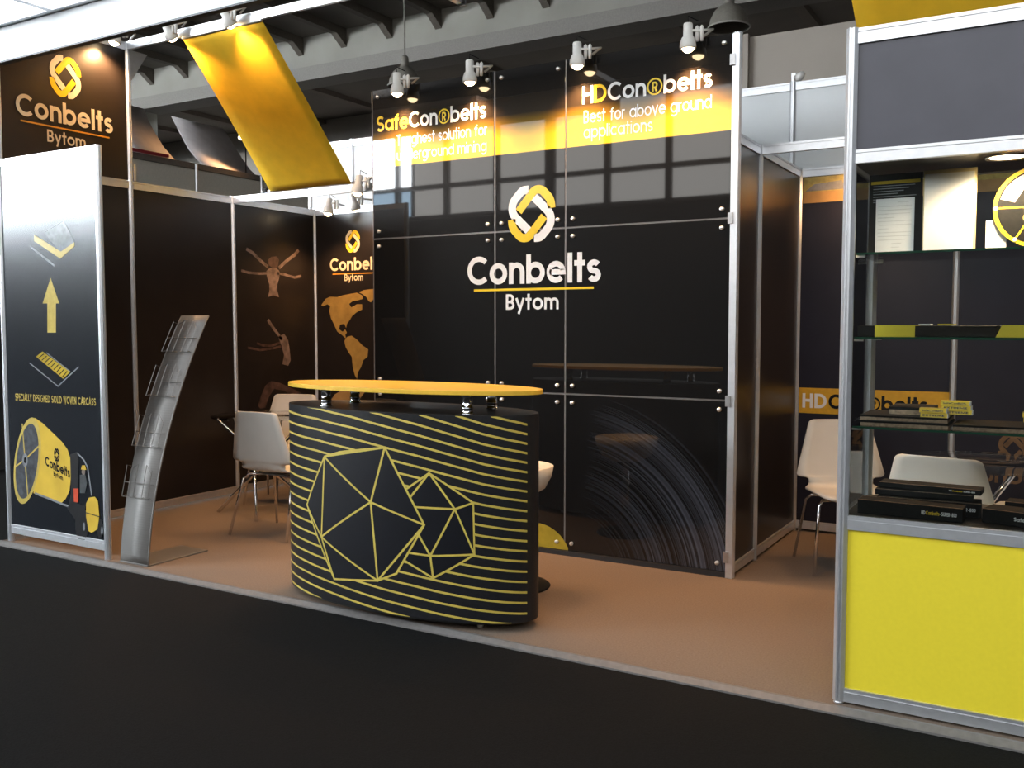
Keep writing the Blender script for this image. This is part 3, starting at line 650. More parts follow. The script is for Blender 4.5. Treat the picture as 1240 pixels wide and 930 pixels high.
for y in (-.075, -.52): rail_mb((-5.32, y), (-3.60, y), 3.30, .05, .05).build('frame_bar', ALU, ca)
for x0, x1 in ((-5.28, -4.60), (-4.55, -3.65)): MB().box(x0, x1, -.50, -.10, 3.312, 3.325).build('glow_panel', CAN, ca)

# ================================================================== POSTER PARTITION (left front)
pp = root('poster_partition', (-4.8, 0, 0), 'grey black poster partition with yellow arrow, drum and forklift beside the brochure stand', 'partition')
POSTER = mat('poster_dark_blue_grey', (.008, .010, .014), .20, noise=.1, nscale=4, spec=.6)
post_mb(-4.30, 0, 0, 2.5).build('post', ALU, pp)
rail_mb((-5.28, 0), (-4.32, 0), .055, .06).build('bottom_rail', ALU, pp); rail_mb((-5.28, 0), (-4.32, 0), 2.455, .045).build('top_rail', ALU, pp)
pan = panel_mb((-5.28, 0), (-4.32, 0), .11, 2.457, .012).build('poster', POSTER, pp)
Q = lambda x, y, e=0.0: on('Y', -.0072-e, x, y)
c6 = lambda x, y, e=0.0: Q(x/3.875, 170+y/3.875, e)
c7 = lambda x, y, e=0.0: Q(x/3.206, 410+y/3.206, e)
def pprint(nm, pts, m, f=c7, e=0.0): return poly_mb([f(x, y, e) for x, y in pts]).build(nm, m, pan)
def pline(nm, pts, w, m, f=c7, e=0.0, closed=False):
    P = [f(x, y, e) for x, y in pts]; q, fs = ribbon2d([(p.x, p.z) for p in P], w, closed); y_ = P[0].y
    return MB().add([(a_, y_, b_) for a_, b_ in q], fs).build(nm, m, pan)
PY2 = mat('print_straw_yellow', (.50, .38, .10), .20, noise=.08)
PY3 = mat('print_drum_yellow', (.62, .42, .06), .20, noise=.12, nscale=5)
pprint('printed_arrow', [(237,645),(278,765),(262,765),(262,902),(222,902),(222,765),(200,765)], PY2, c6)
pprint('printed_belt', [(210,435),(300,380),(350,475),(285,530)], mat('print_slate', (.10, .11, .11), .20, noise=.3), c6)
pprint('printed_belt', [(160,443),(285,522),(348,478),(348,497),(283,555),(160,472)], PY2, c6, .0006)
pline('printed_belt_line', [(145,500),(255,588)], .012, P_GREY, c6)
pprint('printed_belt', [(140,70),(165,50),(272,130),(245,156)], P_DYEL)
for i in range(9):
    t_ = i/9+.04; pline('printed_rib', [(146+104*t_, 72+82*t_), (166+102*t_, 56+76*t_)], .006, P_BLACK, c7, .0006)
pline('printed_belt_line', [(115,95),(225,185),(305,110)], .008, P_GREY); pline('printed_belt_line', [(180,55),(272,128)], .006, P_GREY, c7, .0006)
t0, t1 = Q(18.5, 482), Q(116, 485.5)
text_mb('SPECIALLY DESIGNED SOLID WOVEN CARCASS', Vector((t0.x, -.0075, t0.z-.015)), ux, uz, t1.x-t0.x, .046, .17, .13).build('lettering', PY2, pan)
ell = lambda cx, cy, rx, ry, sk=0: [(cx+rx*math.cos(2*PI*i/36)+sk*math.sin(2*PI*i/36), cy+ry*math.sin(2*PI*i/36)) for i in range(36)]
pprint('printed_drum_body', [(124,307),(138,309),(165,328),(240,400),(262,430),(273,465),(277,520),(270,590),(255,622),(240,637),(185,618),(130,600)], PY3)
pprint('printed_drum_end', ell(106,474,50,168,-18), PY2, c7, .0006); pprint('printed_drum_windings', ell(105,476,42,146,-15), mat('print_windings', (.05, .055, .065), .35, noise=.6, nscale=25), c7, .0012)
for a_ in ((97,470,152,416),(97,470,56,500),(97,470,86,330),(97,470,108,610)): pline('printed_spoke', [a_[:2], a_[2:]], .010, PY2, c7, .0018)
pprint('printed_hub', ell(97,472,11,26), P_GREY, c7, .0024); pprint('printed_hub_hole', ell(97,472,5,12), P_BLACK, c7, .003)
lc = c7(220, 452, .0010)
for mb_ in logo_mbs(lc, ux, uz, .085, .062): shift(mb_, (0, 0, 0)).build('printed_logo', P_BLACK, pan)
d_ = c7(272,540)-c7(176,490); uu = Vector((d_.x, 0, d_.z)).normalized(); l0 = c7(176, 492, .0010)
text_mb('Conbelts', l0, uu, uz, d_.length, .062, .2, .06).build('lettering', P_BLACK, pan)
l0 = c7(208, 532, .0010); text_mb('Bytom', l0, uu, uz, d_.length*.38, .030, .2, .08).build('lettering', P_BLACK, pan)
FORK = mat('print_fork_black', (.012, .012, .014), .35, noise=.2)
pprint('printed_mast', [(272,450),(300,440),(306,470),(300,640),(330,650),(330,760),(262,660),(276,600)], FORK, c7, .0016)
pline('printed_roof_bar', [(300,445),(325,470),(340,500),(356,610)], .012, P_GREY, c7, .0022); pline('printed_fork_arm', [(135,600),(200,625),(265,652)], .014, P_GREY, c7, .0022)
pprint('printed_driver', [(310,530),(330,525),(338,560),(330,600),(310,600)], mat('print_jacket', (.05, .055, .06), .4, noise=.3), c7, .0022)
pprint('printed_face', ell(324,517,7,12), P_SKIN, c7, .0024); pprint('printed_helmet', [(314,508),(318,492),(330,492),(335,510)], PY3, c7, .0030)
pprint('printed_red_box', [(285,582),(304,582),(304,636),(287,634)], P_RED, c7, .0030)
pprint('printed_counterweight', [(334,640),(345,618),(368,614),(380,630),(386,690),(378,740),(356,754),(344,748),(334,690)], PY3, c7, .0030)
pline('printed_seam', [(334,676),(386,692)], .006, FORK, c7, .0036)
for cx, cy, rx, ry in ((318,722,26,66),(388,738,12,38)):
    pprint('printed_tyre', ell(cx,cy,rx,ry), FORK, c7, .0026); pprint('printed_wheel_hub', ell(cx+8,cy+8,4,16), P_GREY, c7, .0040)

# ================================================================== BROCHURE STAND
bs = root('brochure_stand', (-4.07, .2, 0), 'curved steel brochure stand with wire pockets leaning over a base plate', 'brochure stand')
def sy(z): return .008+.08*z+.17*(z**2.0)          # profile: set back with height
X0, X1 = -4.19, -3.945
def perf():
    m = mat('perforated_steel', (.19, .185, .18), .5, .5); nt = m.node_tree; p = nt.nodes['Principled BSDF']
    tc = nt.nodes.new('ShaderNodeTexCoord'); wv = nt.nodes.new('ShaderNodeTexWave'); wv.bands_direction = 'Z'; wv.inputs['Scale'].default_value = 22
    nt.links.new(tc.outputs['Object'], wv.inputs['Vector']); b = nt.nodes.new('ShaderNodeBump'); b.inputs['Strength'].default_value = .15; b.inputs['Distance'].default_value = .002
    nt.links.new(wv.outputs['Fac'], b.inputs['Height']); nt.links.new(b.outputs['Normal'], p.inputs['Normal']); return m
v = []; f = []; N = 30
for i in range(N+1):
    z = 1.485*i/N; v += [(X0, sy(z), z+.004), (X1, sy(z), z+.004)]
for i in range(N): f.append((2*i, 2*i+1, 2*i+3, 2*i+2))
PERF = perf(); o = MB().add(v, f).build('curved_panel', PERF, bs, True); s = o.modifiers.new('s', 'SOLIDIFY'); s.thickness = .010; s.offset = 0
for x in (X0, X1): MB().tube([(x, sy(z), z+.004) for z in [1.485*i/N for i in range(N+1)]], .006, 8).build('side_rail', PERF, bs, True)
MB().bevbox(X0-.005, X1+.005, .0, .455, 0.0, .010, .002).build('base_plate', PERF, bs)
for z in (.49, .79, 1.09, 1.36):
    pk = []
    dn = lambda zz, off: (sy(zz)-off, zz)
    g = MB()
    for x in (X0+.03, X0+.085, X1-.085, X1-.03):
        y0, z0 = dn(z-.09, .012); y1, z1 = dn(z-.095, .03); y2, z2 = dn(z+.07, .033); y3, z3 = dn(z+.10, .02)
        g.tube([(x, y0, z0), (x, y1, z1), (x, y2, z2)], .0022, 6)
    for zz in (z-.095, z-.01):
        g.tube([(X0-.015, sy(zz)-.031, zz), (X1+.01, sy(zz)-.031, zz)], .0025, 6)
    g.tube([(X0+.03, sy(z+.07)-.033, z+.07), (X0+.085, sy(z+.10)-.033, z+.10), (X0+.085, sy(z)-.033, z)], .0022, 6)
    g.tube([(X1-.03, sy(z+.05)-.033, z+.05), (X1-.085, sy(z+.10)-.033, z+.10), (X1-.085, sy(z)-.033, z)], .0022, 6)
    g.tube([(X0-.012, sy(z+.08)-.005, z+.08), (X0-.012, sy(z+.09)-.036, z+.09), (X0-.012, sy(z-.095)-.033, z-.095), (X0-.012, sy(z-.09)-.005, z-.09)], .0025, 6)
    g.build('wire_pocket', mat('dark_wire', (.22, .21, .20), .4, .8, noise=.1), bs)

# ================================================================== RECEPTION COUNTER
KX, KY, KA, KB = -2.165, .18, .75, .29
ct = root('reception_counter', (KX, KY, 0), 'oval black reception counter with yellow stripes, polyhedra and yellow raised top', 'counter')
KBODY = mat('counter_black_laminate', (.012, .012, .0145), .42, noise=.2, nscale=60, bump=.15, spec=.3)
KTOP = mat('counter_top_black', (.020, .018, .017), .30, noise=.1)
KNAVY = mat('counter_print_navy', (.0035, .004, .0075), .40, noise=.15)
KYEL = mat('counter_print_yellow', (.56, .44, .085), .42, noise=.06)
def ke(ph, z, e=0.0):
    c, s_ = math.cos(math.radians(ph)), math.sin(math.radians(ph)); nx, ny = c/KA, s_/KB; l = math.hypot(nx, ny)
    return (KX+KA*c+nx/l*e, KY+KB*s_+ny/l*e, z)
NB = 96; ring = lambda z: [ke(360*i/NB, z) for i in range(NB)]
g = MB(); g.add(ring(.045)+ring(1.012), [(i, (i+1) % NB, NB+(i+1) % NB, NB+i) for i in range(NB)]); body = g.build('body', KBODY, ct, True)
MB().prism([(KX+(x-KX)*.998, KY+(y-KY)*.998, 1.008) for x, y, z in ring(1.0)], (0, 0, .008)).build('body_lid', KTOP, ct)
MB().prism([(KX+(x-KX)*.97, KY+(y-KY)*.97, .035) for x, y, z in ring(.0)], (0, 0, .012)).build('body_floor', KTOP, ct)
tp = [(-2.155+.762*math.cos(2*PI*i/NB), KY+.295*math.sin(2*PI*i/NB), 1.108) for i in range(NB)]
def top_slab(z0, z1, m, nm):
    MB().prism([(x, y, z0) for x, y, _ in tp], (0, 0, z1-z0)).build(nm, m, ct, bevel=.002)
top_slab(1.107, 1.128, mat('counter_top_yellow', (.76, .47, .045), .38, noise=.04), 'raised_top')
for px, py in ((395, 491), (430, 487), (566, 501), (596, 494)):
    c = on('Z', 1.018, px, py)
    MB().lathe([(.0, .0), (.032, .0), (.032, .005), (.026, .006), (.026, .026), (.028, .027), (.028, .032), (.025, .033), (.025, .080), (.028, .081), (.028, .092), (0, .092)], (c.x, c.y, 1.016), 24).build('chrome_stub', CHROME, ct, True)
for px, py in ((580, 760), (387, 724)):
    c = on('Z', 0, px, py); MB().lathe([(0, 0), (.014, 0), (.022, .04), (0, .04)], (c.x, c.y+.012, 0), 16).build('foot', WHITEP, ct, True)
for x, y in ((-1.75, .33), (-2.58, .33)): MB().lathe([(0, 0), (.014, 0), (.022, .04), (0, .04)], (x, y, 0), 16).build('foot', WHITEP, ct, True)
PH0, PH1 = -181.0, -11.0
def lerp_tab(t, T):
    for (a_, b_), (c_, d_) in zip(T, T[1:]):
        if a_ <= t <= c_: return b_+(d_-b_)*(t-a_)/(c_-a_)
    return T[0][1] if t < T[0][0] else T[-1][1]
H1 = [(-181, 1.03), (-146, 1.0), (-119, .94), (-99, .823), (-86, .70), (-69, .53), (-54, .355), (-39.5, .19), (-27, .095), (-11, 0)]
H2 = [(-181, 1.04), (-148, 1.0), (-130, .925), (-110.7, .80), (-95.6, .66), (-83.5, .54), (-73, .45), (-59, .31), (-45, .19), (-27, .08), (-11, 0)]
def stripe_z(k, ph):
    zl = .9183-.0535*k; zr = .7039-(.0452*k+.00019*k*k) if k > 0 else .7039-.0443*k
    t = min(1, max(0, k/14)); hh = lerp_tab(ph, H1)*(1-t)+lerp_tab(ph, H2)*t
    return zr+(zl-zr)*hh
for k in range(-8, 18):
    q, f = [], []; prev = None; NS = 110
    for i in range(NS+1):
        ph = PH0+(PH1-PH0)*i/NS; z = stripe_z(k, ph); lo_, hi_ = max(.046, z-.0052), min(1.011, z+.0052)
        if hi_-lo_ > .0005:
            n_ = len(q); q += [ke(ph, lo_, .0006), ke(ph, hi_, .0006)]
            if prev is not None: f.append((prev, n_, n_+1, prev+1))
            prev = n_
        else: prev = None
    if f: MB().add(q, f).build('stripe', KYEL, body)
def kfill(poly, e, nm):
    a0, a1 = min(p[0] for p in poly), max(p[0] for p in poly); q = []; f = []; n = 60
    for i in range(n+1):
        ph = a0+(a1-a0)*(i+.001)/(n+.002); zs = []
        for (p0, z0), (p1, z1) in zip(poly, poly[1:]+poly[:1]):
            if (p0 <= ph < p1) or (p1 <= ph < p0): zs.append(z0+(z1-z0)*(ph-p0)/(p1-p0))
        if len(zs) < 2: zs = [0, 0]
        q += [ke(ph, min(zs), e), ke(ph, max(zs), e)]
    f = [(2*i, 2*i+2, 2*i+3, 2*i+1) for i in range(n)]
    return MB().add(q, f).build(nm, KNAVY, body)
def kedge(p, r, e, w=.0095):
    # straight line in (arc, height) space, in metres along the surface
    S = .011; n = max(2, int(abs(r[0]-p[0])/2)+1); q, f = [], []
    dx, dz = (r[0]-p[0])*S, r[1]-p[1]; l = math.hypot(dx, dz); nx, nz = -dz/l*w/2, dx/l*w/2
    ex, ez = dx/l*w*.35, dz/l*w*.35
    for i in range(n+1):
        t = i/n; a_, z_ = p[0]+(r[0]-p[0])*t, p[1]+(r[1]-p[1])*t
        if i == 0: a_ -= ex/S; z_ -= ez
        if i == n: a_ += ex/S; z_ += ez
        q += [ke(a_-nx/S, z_-nz, e), ke(a_+nx/S, z_+nz, e)]
    f = [(2*i, 2*i+2, 2*i+3, 2*i+1) for i in range(n)]
    MB().add(q, f).build('facet_line', KYEL, body)
BG = dict(A=(-83.1,.8476),B=(-114.35,.7727),S=(-104.9,.806),T=(-99.2,.818),C=(-128.1,.5095),D=(-117,.3623),E=(-89.7,.5774),F=(-66.3,.4945),G=(-86.8,.1988),H=(-109.1,.1633),I=(-78.4,.2466))
SM = dict(a=(-64.1,.7398),b=(-44.5,.6105),c=(-53,.5781),d=(-70.5,.5753),e=(-44,.3696),f=(-63.75,.3501),g=(-62.6,.2454),h=(-74,.3545),i=(-74.5,.652),j=(-72.5,.615),k=(-69.5,.46),l=(-75.5,.318))
kfill([SM[c] for c in 'abegli'], .0010, 'printed_polyhedron')
for p in ('ab','be','eg','gl','ai','aj','ac','cb','cd','cf','ce','ef','fh','fk','fg'): kedge(SM[p[0]], SM[p[1]], .0014)
kfill([BG[c] for c in 'ASBCHGIF'], .0018, 'printed_polyhedron')
for p in ('AB','BS','ST','TA','BC','BD','BE','CD','CH','DH','DE','DG','EA','EF','EG','AF','FG','FI','GI','GH'): kedge(BG[p[0]], BG[p[1]], .0022)

# ================================================================== BAR STOOL behind the counter
st = root('bar_stool', (-1.87, .76, 0), 'white shell bar stool half hidden behind the reception counter', 'stool')
MB().lathe([(0, .0), (.195, .0), (.20, .006), (.19, .014), (.05, .028), (.03, .04), (0, .04)], (-1.87, .76, 0), 36).build('base', CHROME if False else RUBBER, st, True)
MB().lathe([(0, .04), (.024, .04), (.024, .50), (0, .50)], (-1.87, .76, 0), 20).build('column', CHROME, st, True)
MB().lathe([(0, .50), (.10, .505), (.17, .545), (.205, .61), (.215, .665), (.207, .668), (.19, .61), (.15, .565), (.08, .535), (0, .53)], (-1.87, .76, 0), 40).build('shell_seat', mat('white_shell', (.74, .70, .62), .35, noise=.02), st, True)

# ================================================================== CHAIRS AND GLASS TABLES
SHELL = mat('white_laminate_shell', (.60, .585, .55), .42, noise=.03, nscale=8)
def make_chair():
    t = root('chair', (0, 0, 0), 'chair', 'chair', world=False)
    prof = []                                              # (y, z, half width): seat front -> bend -> top of back
    bk = [(.235, .425, .17), (.225, .438, .205), (.18, .447, .225), (.05, .445, .232), (-.08, .437, .230), (-.12, .436, .224), (-.145, .440, .210), (-.165, .447, .196), (-.180, .462, .190), (-.190, .480, .190), (-.196, .498, .192), (-.198, .505, .205), (-.200, .509, .240), (-.202, .515, .256), (-.206, .530, .262)]
    bk += [(-.206-.048*(z-.53)/.3, z, .262-.076*(z-.53)/.3) for z in (.58, .64, .70, .76, .80, .83)]+[(-.2555, .842, .180), (-.256, .850, .170), (-.2565, .855, .152)]
    for y, z, hw in bk:
        prof.append((y, z, hw))
    M_ = 8; v = []; f = []
    for y, z, hw in prof:
        for j in range(M_+1):
            s_ = -1+2*j/M_; cv = .018*s_*s_
            v.append((hw*s_, y+(cv if z > .47 else 0), z+(cv*.6 if z <= .47 else 0)))
    for i in range(len(prof)-1):
        for j in range(M_): a_ = i*(M_+1)+j; f.append((a_, a_+1, a_+M_+2, a_+M_+1))
    o = MB().add(v, f).build('shell', SHELL, t, True); s = o.modifiers.new('s', 'SOLIDIFY'); s.thickness = .010; s.offset = -1
    for sx in (-1, 1):
        MB().tube([(sx*.10, .13, .425), (sx*.19, .14, .42), (sx*.215, .16, .39), (sx*.25, .22, .0)], .0095, 10).build('leg', CHROME, t, True)
        MB().tube([(sx*.10, -.10, .415), (sx*.19, -.11, .41), (sx*.215, -.14, .38), (sx*.255, -.24, .0)], .0095, 10).build('leg', CHROME, t, True)
    MB().box(-.12, .12, -.12, .15, .414, .424).build('seat_bracket', STEEL, t)
    return t
def copy_tree(o, parent=None):
    c = o.copy(); COL.objects.link(c); c.parent = parent
    if parent is not None: c.matrix_parent_inverse = o.matrix_parent_inverse.copy()
    for ch in list(o.children): copy_tree(ch, c)
    return c
proto = make_chair()
spots_ = [((-3.93, 1.10, 0), 2, 'white shell chair turning its back to the aisle, between brochure stand and counter'),
          ((-4.76, 1.98, 0), 200, 'white shell chair behind the glass table, facing the aisle below the dancers'),
          ((-.37, 2.10, 0), 207, 'white shell chair beside the store room wall in the meeting corner'),
          ((.275, 1.06, 0), -10, 'white shell chair with its back to the glass showcase'),
          ((.70, 2.05, 0), 130, 'white shell chair across the meeting table, seen through the showcase')]
for i, (loc, a_, lab) in enumerate(spots_):
    o = proto if i == 0 else copy_tree(proto)
    o.location = loc; o.rotation_euler = (0, 0, math.radians(a_)); o['label'] = lab; o['group'] = 'white shell chairs'
def table(c, rot, label):
    t = root('glass_table', c, label, 'table', 'round glass tables', world=False); t.rotation_euler = (0, 0, math.radians(rot))
    MB().lathe([(0, .735), (.395, .735), (.40, .738), (.40, .744), (.395, .747), (0, .747)], (0, 0, 0), 48).build('glass_top', GLASS, t, True)
    for k in range(4):
        a_ = k*PI/2; b_ = a_+math.radians(152)
        MB().tube([(.36*math.cos(a_), .36*math.sin(a_), .733), (.37*math.cos(b_), .37*math.sin(b_), 0.0)], .014, 12).build('leg', CHROME, t, True)
        MB().lathe([(0, 0), (.022, 0), (.022, .004), (0, .004)], (.36*math.cos(a_), .36*math.sin(a_), .730), 16).build('glass_pad', CHROME, t, True)
table((-4.55, 1.57, 0), 62, 'round glass table on crossed chrome legs between the chairs by the dancers')
table((.36, 1.60, 0), 60, 'round glass table on crossed chrome legs in the meeting corner')

# ================================================================== GLASS SHOWCASE
sh = root('showcase', (.5, .25, 0), 'aluminium and glass showcase with yellow base panel and navy header', 'showcase')
CW, CD = 1.0, .49
for x in (0, CW):
    for y in (0, CD):
        post_mb(x, y, .012, 2.5, .021).build('post', ALU, sh)
        MB().lathe([(0, 0), (.016, 0), (.02, .004), (.012, .012), (0, .012)], (x, y, 0), 16).build('foot', ALU, sh, True)
for y, nm in ((0, 'front'), (CD, 'rear')):
    rail_mb((.02, y), (CW-.02, y), .012, .052).build('rail', ALU, sh); rail_mb((.02, y), (CW-.02, y), .668, .052).build('rail', ALU, sh)
    rail_mb((.02, y), (CW-.02, y), 2.442, .055).build('rail', ALU, sh); rail_mb((.02, y), (CW-.02, y), 2.015, .048).build('rail', ALU, sh)
for x in (0, CW):
    for z, h in ((.012, .052), (.668, .052), (2.015, .048), (2.442, .055)): rail_mb((x, .02), (x, CD-.02), z, h).build('rail', ALU, sh)
for nm, a_, b_ in (('base_panel', (.02, 0), (CW-.02, 0)), ('base_panel', (.0, .02), (.0, CD-.02)), ('base_panel', (.02, CD), (CW-.02, CD))): panel_mb(a_, b_, .06, .672, .006).build(nm, YELB, sh)
for nm, a_, b_ in (('header_panel', (.02, 0), (CW-.02, 0)), ('header_panel', (.0, .02), (.0, CD-.02)), ('header_panel', (.02, CD), (CW-.02, CD))): panel_mb(a_, b_, 2.06, 2.446, .006).build(nm, HEADP, sh)
MB().box(.01, CW-.01, .01, CD-.01, 2.018, 2.030).build('ceiling_board', BLACKP, sh)
MB().box(.005, CW-.005, .005, CD-.005, .704, .722).build('deck', mat('deck_dark', (.03, .025, .022), .3, noise=.1), sh)
for z in (1.052, 1.384, 1.694):
    s_ = MB().box(.022, CW-.022, .03, CD-.025, z-.008, z).build('glass_shelf', GLASS, sh)
    MB().box(.022, CW-.022, .0285, .030, z-.008, z).build('shelf_edge', GEDGE, s_)
    for y in (.05, CD-.04): MB().box(.018, .05, y-.006, y+.006, z-.016, z-.008).build('shelf_clip', BTN, s_)
panel_mb((.02, 0), (CW-.02, 0), .72, 2.016, .004).build('front_glass', GLASS, sh)
panel_mb((0, .02), (0, CD-.02), .72, 2.016, .004).build('side_glass', GLASS, sh)
dl = MB().lathe([(0, 0), (.055, 0)], (.50, .13, 2.0155), 32, (0, 0, -1)).build('downlight', BULB, sh)
MB().lathe([(.055, 0), (.068, 0), (.068, .006), (.055, .003)], (.50, .13, 2.0175), 32, (0, 0, -1)).build('downlight_ring', BTN, sh, True)
L = bpy.data.lights.new('showcase_halogen', 'SPOT'); L.energy = 48; L.color = (1, .74, .45); L.spot_size = math.radians(160); L.spot_blend = .5; L.shadow_soft_size = .05
lo = bpy.data.objects.new('showcase_halogen', L); COL.objects.link(lo); lo.location = (.0, -.12, 2.005); lo.parent = sh
# ---- things in the showcase
def board(name, x0, x1, y, z0, z1, m, label, cat='poster'):
    o = MB().box(x0, x1, y, y+.006, z0, z1).build(name, m); return tag(o, label, cat)
bd = board('data_board', .026, .216, .245, 1.695, 2.005, RUBBER, 'black data board with yellow heading and a pinned typed letter')
F = lambda x, z, e=.0008: Vector((x, .245-e, z))
def fr(x0, x1, z0, z1, m, par, nm, e=.0008): return poly_mb([F(x0, z0, e), F(x1, z0, e), F(x1, z1, e), F(x0, z1, e)]).build(nm, m, par)
fr(.032, .208, 1.968, 1.980, P_DYEL, bd, 'printed_heading')
for i in range(7): fr(.040, .040+(.15, .13, .11, .09, .155, .15, .07)[i], 1.962-.010*i-.003, 1.962-.010*i, P_GREY, bd, 'printed_line')
le = tag(MB().box(.052, .190, .243, .2435, 1.706, 1.912).build('letter', PAPER), 'white typed letter pinned on the black data board', 'letter')
PG = mat('print_faint_grey', (.58, .60, .62), .6, noise=.1)
for i, (a_, b_) in enumerate(((.13, .17), (.06, .18), (.06, .18), (.06, .175), (.06, .12), (.06, .18), (.065, .18), (.06, .10), (.06, .18), (.06, .18), (.06, .16), (.11, .145), (.11, .14))):
    z_ = 1.895-.0142*i; poly_mb([Vector((a_, .2424, z_)), Vector((b_, .2424, z_)), Vector((b_, .2424, z_+.003)), Vector((a_, .2424, z_+.003))]).build('typed_line', PG, le)
nb = board('notice_board', .222, .402, .225, 1.695, 2.004, mat('cream_board', (.66, .56, .30), .5, noise=.03), 'yellow edged stand board behind the blank white sheet')
ns = tag(MB().box(.226, .394, .222, .2235, 1.704, 1.990).build('notice_sheet', PAPER), 'bright white sheet standing beside the black data board', 'sheet')
db = tag(MB().prism([(.600+.146*math.cos(2*PI*i/48), .26, 1.853+.146*math.sin(2*PI*i/48)) for i in range(48)], (0, .006, 0)).build('drum_cutout', P_YEL), 'round cut-out of a belt drum with yellow rim under the showcase lamp', 'display')
dc = (.600, 1.853); G_ = lambda x, z, e: Vector((x, .26-e, z))
def disc(r0, r1, e, m, nm, par=db, c=dc, zs=1.0):
    a_ = [(c[0]+math.cos(2*PI*i/48)*r1, c[1]+math.sin(2*PI*i/48)*r1*zs) for i in range(48)]
    poly_mb([G_(x, z, e) for x, z in a_]).build(nm, m, par)
disc(0, .132, .0014, RUBBER, 'printed_coil'); disc(0, .048, .0020, PY2, 'printed_core', c=(.60, 1.815), zs=.55)
for ang in (180, 238, 300): 
    x1, z1 = dc[0]+.136*math.cos(math.radians(ang)), dc[1]+.136*math.sin(math.radians(ang))
    q, f = ribbon2d([(dc[0]+.04*math.cos(math.radians(ang)), dc[1]+.04*math.sin(math.radians(ang))), (x1, z1)], .006)
    MB().add([(a_, .26-.0026, b_) for a_, b_ in q], f).build('printed_spoke', P_YEL, db)
    poly_mb([G_(x1+.007*math.cos(k*PI/5), z1+.007*math.sin(k*PI/5), .003) for k in range(10)]).build('printed_bolt', P_WHITE, db)
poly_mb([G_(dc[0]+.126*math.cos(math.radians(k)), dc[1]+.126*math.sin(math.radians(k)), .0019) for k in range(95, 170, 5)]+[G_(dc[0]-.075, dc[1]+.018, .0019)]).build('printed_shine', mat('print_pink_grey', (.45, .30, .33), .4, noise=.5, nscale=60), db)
tag(MB().box(.432, .50, .275, .277, 1.695, 1.812).build('paper_card', PAPER), 'small white card behind the round drum cut-out', 'card')
def sample(x0, x1, y0, y1, z0, z1, label, rot=0, lab=None, col=RUBBER, bev=.002):
    t = root('sample_box', ((x0+x1)/2, (y0+y1)/2, z0), label, 'box', 'belt sample boxes in the showcase')
    MB().bevbox(x0, x1, y0, y1, z0, z1, bev).build('carton', col, t)
    return t
# middle shelf: long flat cartons with yellow sleeves
t = sample(.02, .49, .10, .24, 1.3845, 1.426, 'long black carton with a wide yellow sleeve on the middle shelf'); MB().box(.082, .221, .097, .243, 1.3843, 1.4275).build('yellow_sleeve', YELB, t)
t = sample(.495, .96, .10, .24, 1.3845, 1.426, 'long black carton with a slanted yellow sleeve at the far end of the middle shelf')
MB().prism([(.485, .097, 1.3843), (.62, .097, 1.3843), (.62, .097, 1.4275), (.505, .097, 1.4275)], (0, .146, 0)).build('yellow_sleeve', YELB, t)
tag(MB().box(.23, .27, .12, .20, 1.427, 1.432).build('price_card', PAPER), 'thin white card lying on the long black carton', 'card')
tag(MB().box(.295, .35, .12, .20, 1.427, 1.432).build('yellow_card', YELB), 'thin yellow card lying on the long black carton', 'card')
# lower shelf: belt slabs with cut edges and yellow label blocks
def slab(x0, x1, y0, y1, z0, h, label, tilt=0):
    t = root('belt_sample', ((x0+x1)/2, (y0+y1)/2, z0), label, 'belt sample', 'belt samples on the lower shelf')
    MB().box(x0, x1, y0, y1, z0, z0+h*.62).build('cut_core', BELTE, t); MB().box(x0-.001, x1+.001, y0-.001, y1+.001, z0+h*.62, z0+h).build('rubber_cover', RUBBER, t)
slab(.045, .345, .06, .30, 1.0525, .020, 'belt slab at the bottom of the stack on the lower glass shelf')
slab(.040, .340, .08, .32, 1.073, .018, 'upper belt slab of the stack on the lower glass shelf')
slab(.36, .70, .06, .30, 1.0525, .020, 'thick belt slab lying alone beside the stacked pair')
slab(.13, .28, .16, .34, 1.0915, .028, 'small black belt piece lying on the stacked slabs')
def label_block(x0, x1, y, z, rows, label, txt):
    t = root('label_block', ((x0+x1)/2, y, z), label, 'label', 'yellow label blocks')
    for i in range(rows):
        zz = z+i*.017; dx = .004*i
        b = MB().prism([(x0-dx, y, zz), (x0-dx, y+.05, zz), (x0-dx, y+.045, zz+.016), (x0-dx, y+.006, zz+.016)], (x1-x0, 0, 0)).build('yellow_tag', mat('tag_yellow', (.92, .64, .02), .4, noise=.02), t)
        MB().prism([(x0-dx+(x1-x0), y, zz), (x0-dx+(x1-x0), y+.05, zz), (x0-dx+(x1-x0), y+.045, zz+.016), (x0-dx+(x1-x0), y+.006, zz+.016)], (.003, 0, 0)).build('white_end', PAPER, b)
        s_ = txt[(rows-1-i) % len(txt)]; text_mb(s_, Vector((x0-dx+.008, y-.0005+.001, zz+.004)), ux, Vector((0, .35, .94)).normalized(), (x1-x0)*.8, .0075, .2, .09).build('lettering', P_BLACK, b)
    return t
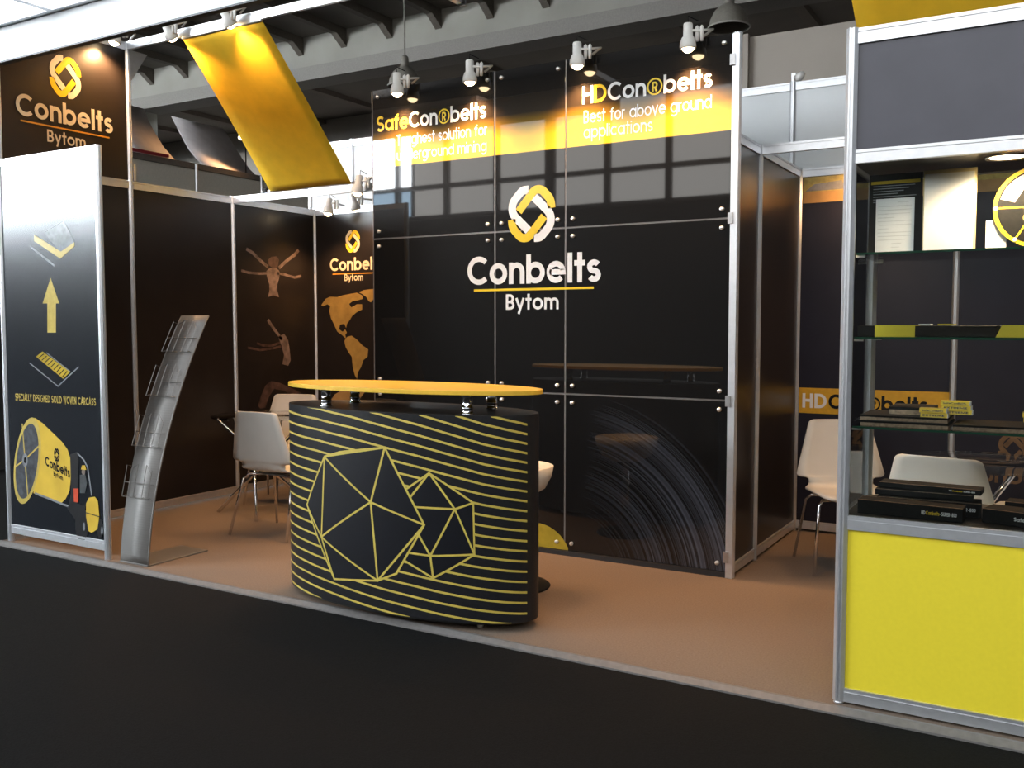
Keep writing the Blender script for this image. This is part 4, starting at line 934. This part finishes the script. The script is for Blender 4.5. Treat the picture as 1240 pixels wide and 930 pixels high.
label_block(.248, .338, .09, 1.0915, 2, 'pair of yellow label blocks lying at the front of the belt slabs', ('SafeConBelts', 'EXTREME'))
label_block(.305, .405, .26, 1.0915, 3, 'stack of three yellow label blocks behind the pair', ('SafeConBelts', 'EXTREME', 'EXTREME'))
label_block(.585, .68, .09, 1.0725, 3, 'yellow label blocks on the single thick belt slab', ('SafeConBelts', 'EXTREME', 'SUPER'))
# deck: black sample boxes with printed ends
def black_box(c, L_, D_, H_, rot, label, txt=None, tx=.62):
    t = root('black_box', c, label, 'box', 'black printed boxes on the deck', world=False); t.rotation_euler = (0, 0, math.radians(rot))
    MB().bevbox(-L_/2, L_/2, -D_/2, D_/2, 0, H_, .0015).build('box_body', RUBBER, t)
    MB().box(-L_/2+.002, L_/2-.002, -D_/2+.001, -D_/2+.005, H_, H_+.001).build('kraft_edge', BELTE, t)
    if txt:
        x = -L_/2+L_*tx; k = (L_*(.95-tx))/sum(text_w(s_, .17)+.2 for s_, m in txt)
        for s_, m in txt:
            w_ = text_w(s_, .17)*k; text_mb(s_, Vector((x, -D_/2-.0008, H_*.38)), ux, uz, w_, H_*.27, .2).build('lettering', m, t); x += w_+.2*k
BT = [('HD', P_WHITE), ('Conbelts', P_YEL), ('-', P_WHITE), ('SUPER', P_WHITE), ('-', P_WHITE), ('800', P_WHITE)]
black_box((.225, .085, .7225), .36, .09, .052, -2, 'long black printed box lying at the front edge of the deck', BT)
black_box((.27, .225, .7225), .36, .12, .050, 4, 'black printed box in the middle of the deck, under two others', BT, .55)
black_box((.25, .25, .7745), .34, .11, .022, 1, 'flat black box resting on the middle box of the deck')
black_box((.27, .27, .798), .36, .10, .020, -3, 'topmost flat black box of the pile on the deck', BT, .7)
black_box((.62, .12, .7225), .30, .12, .050, -14, 'black printed box turned askew at the far side of the deck', [('Safe', P_WHITE), ('Conbelts', P_YEL), ('-', P_WHITE), ('EXTREME', P_WHITE)], .35)
black_box((.66, .26, .7225), .26, .10, .060, -6, 'plain black box behind the skewed printed box')

for o in bpy.data.objects:
    if '_w' in o: del o['_w']
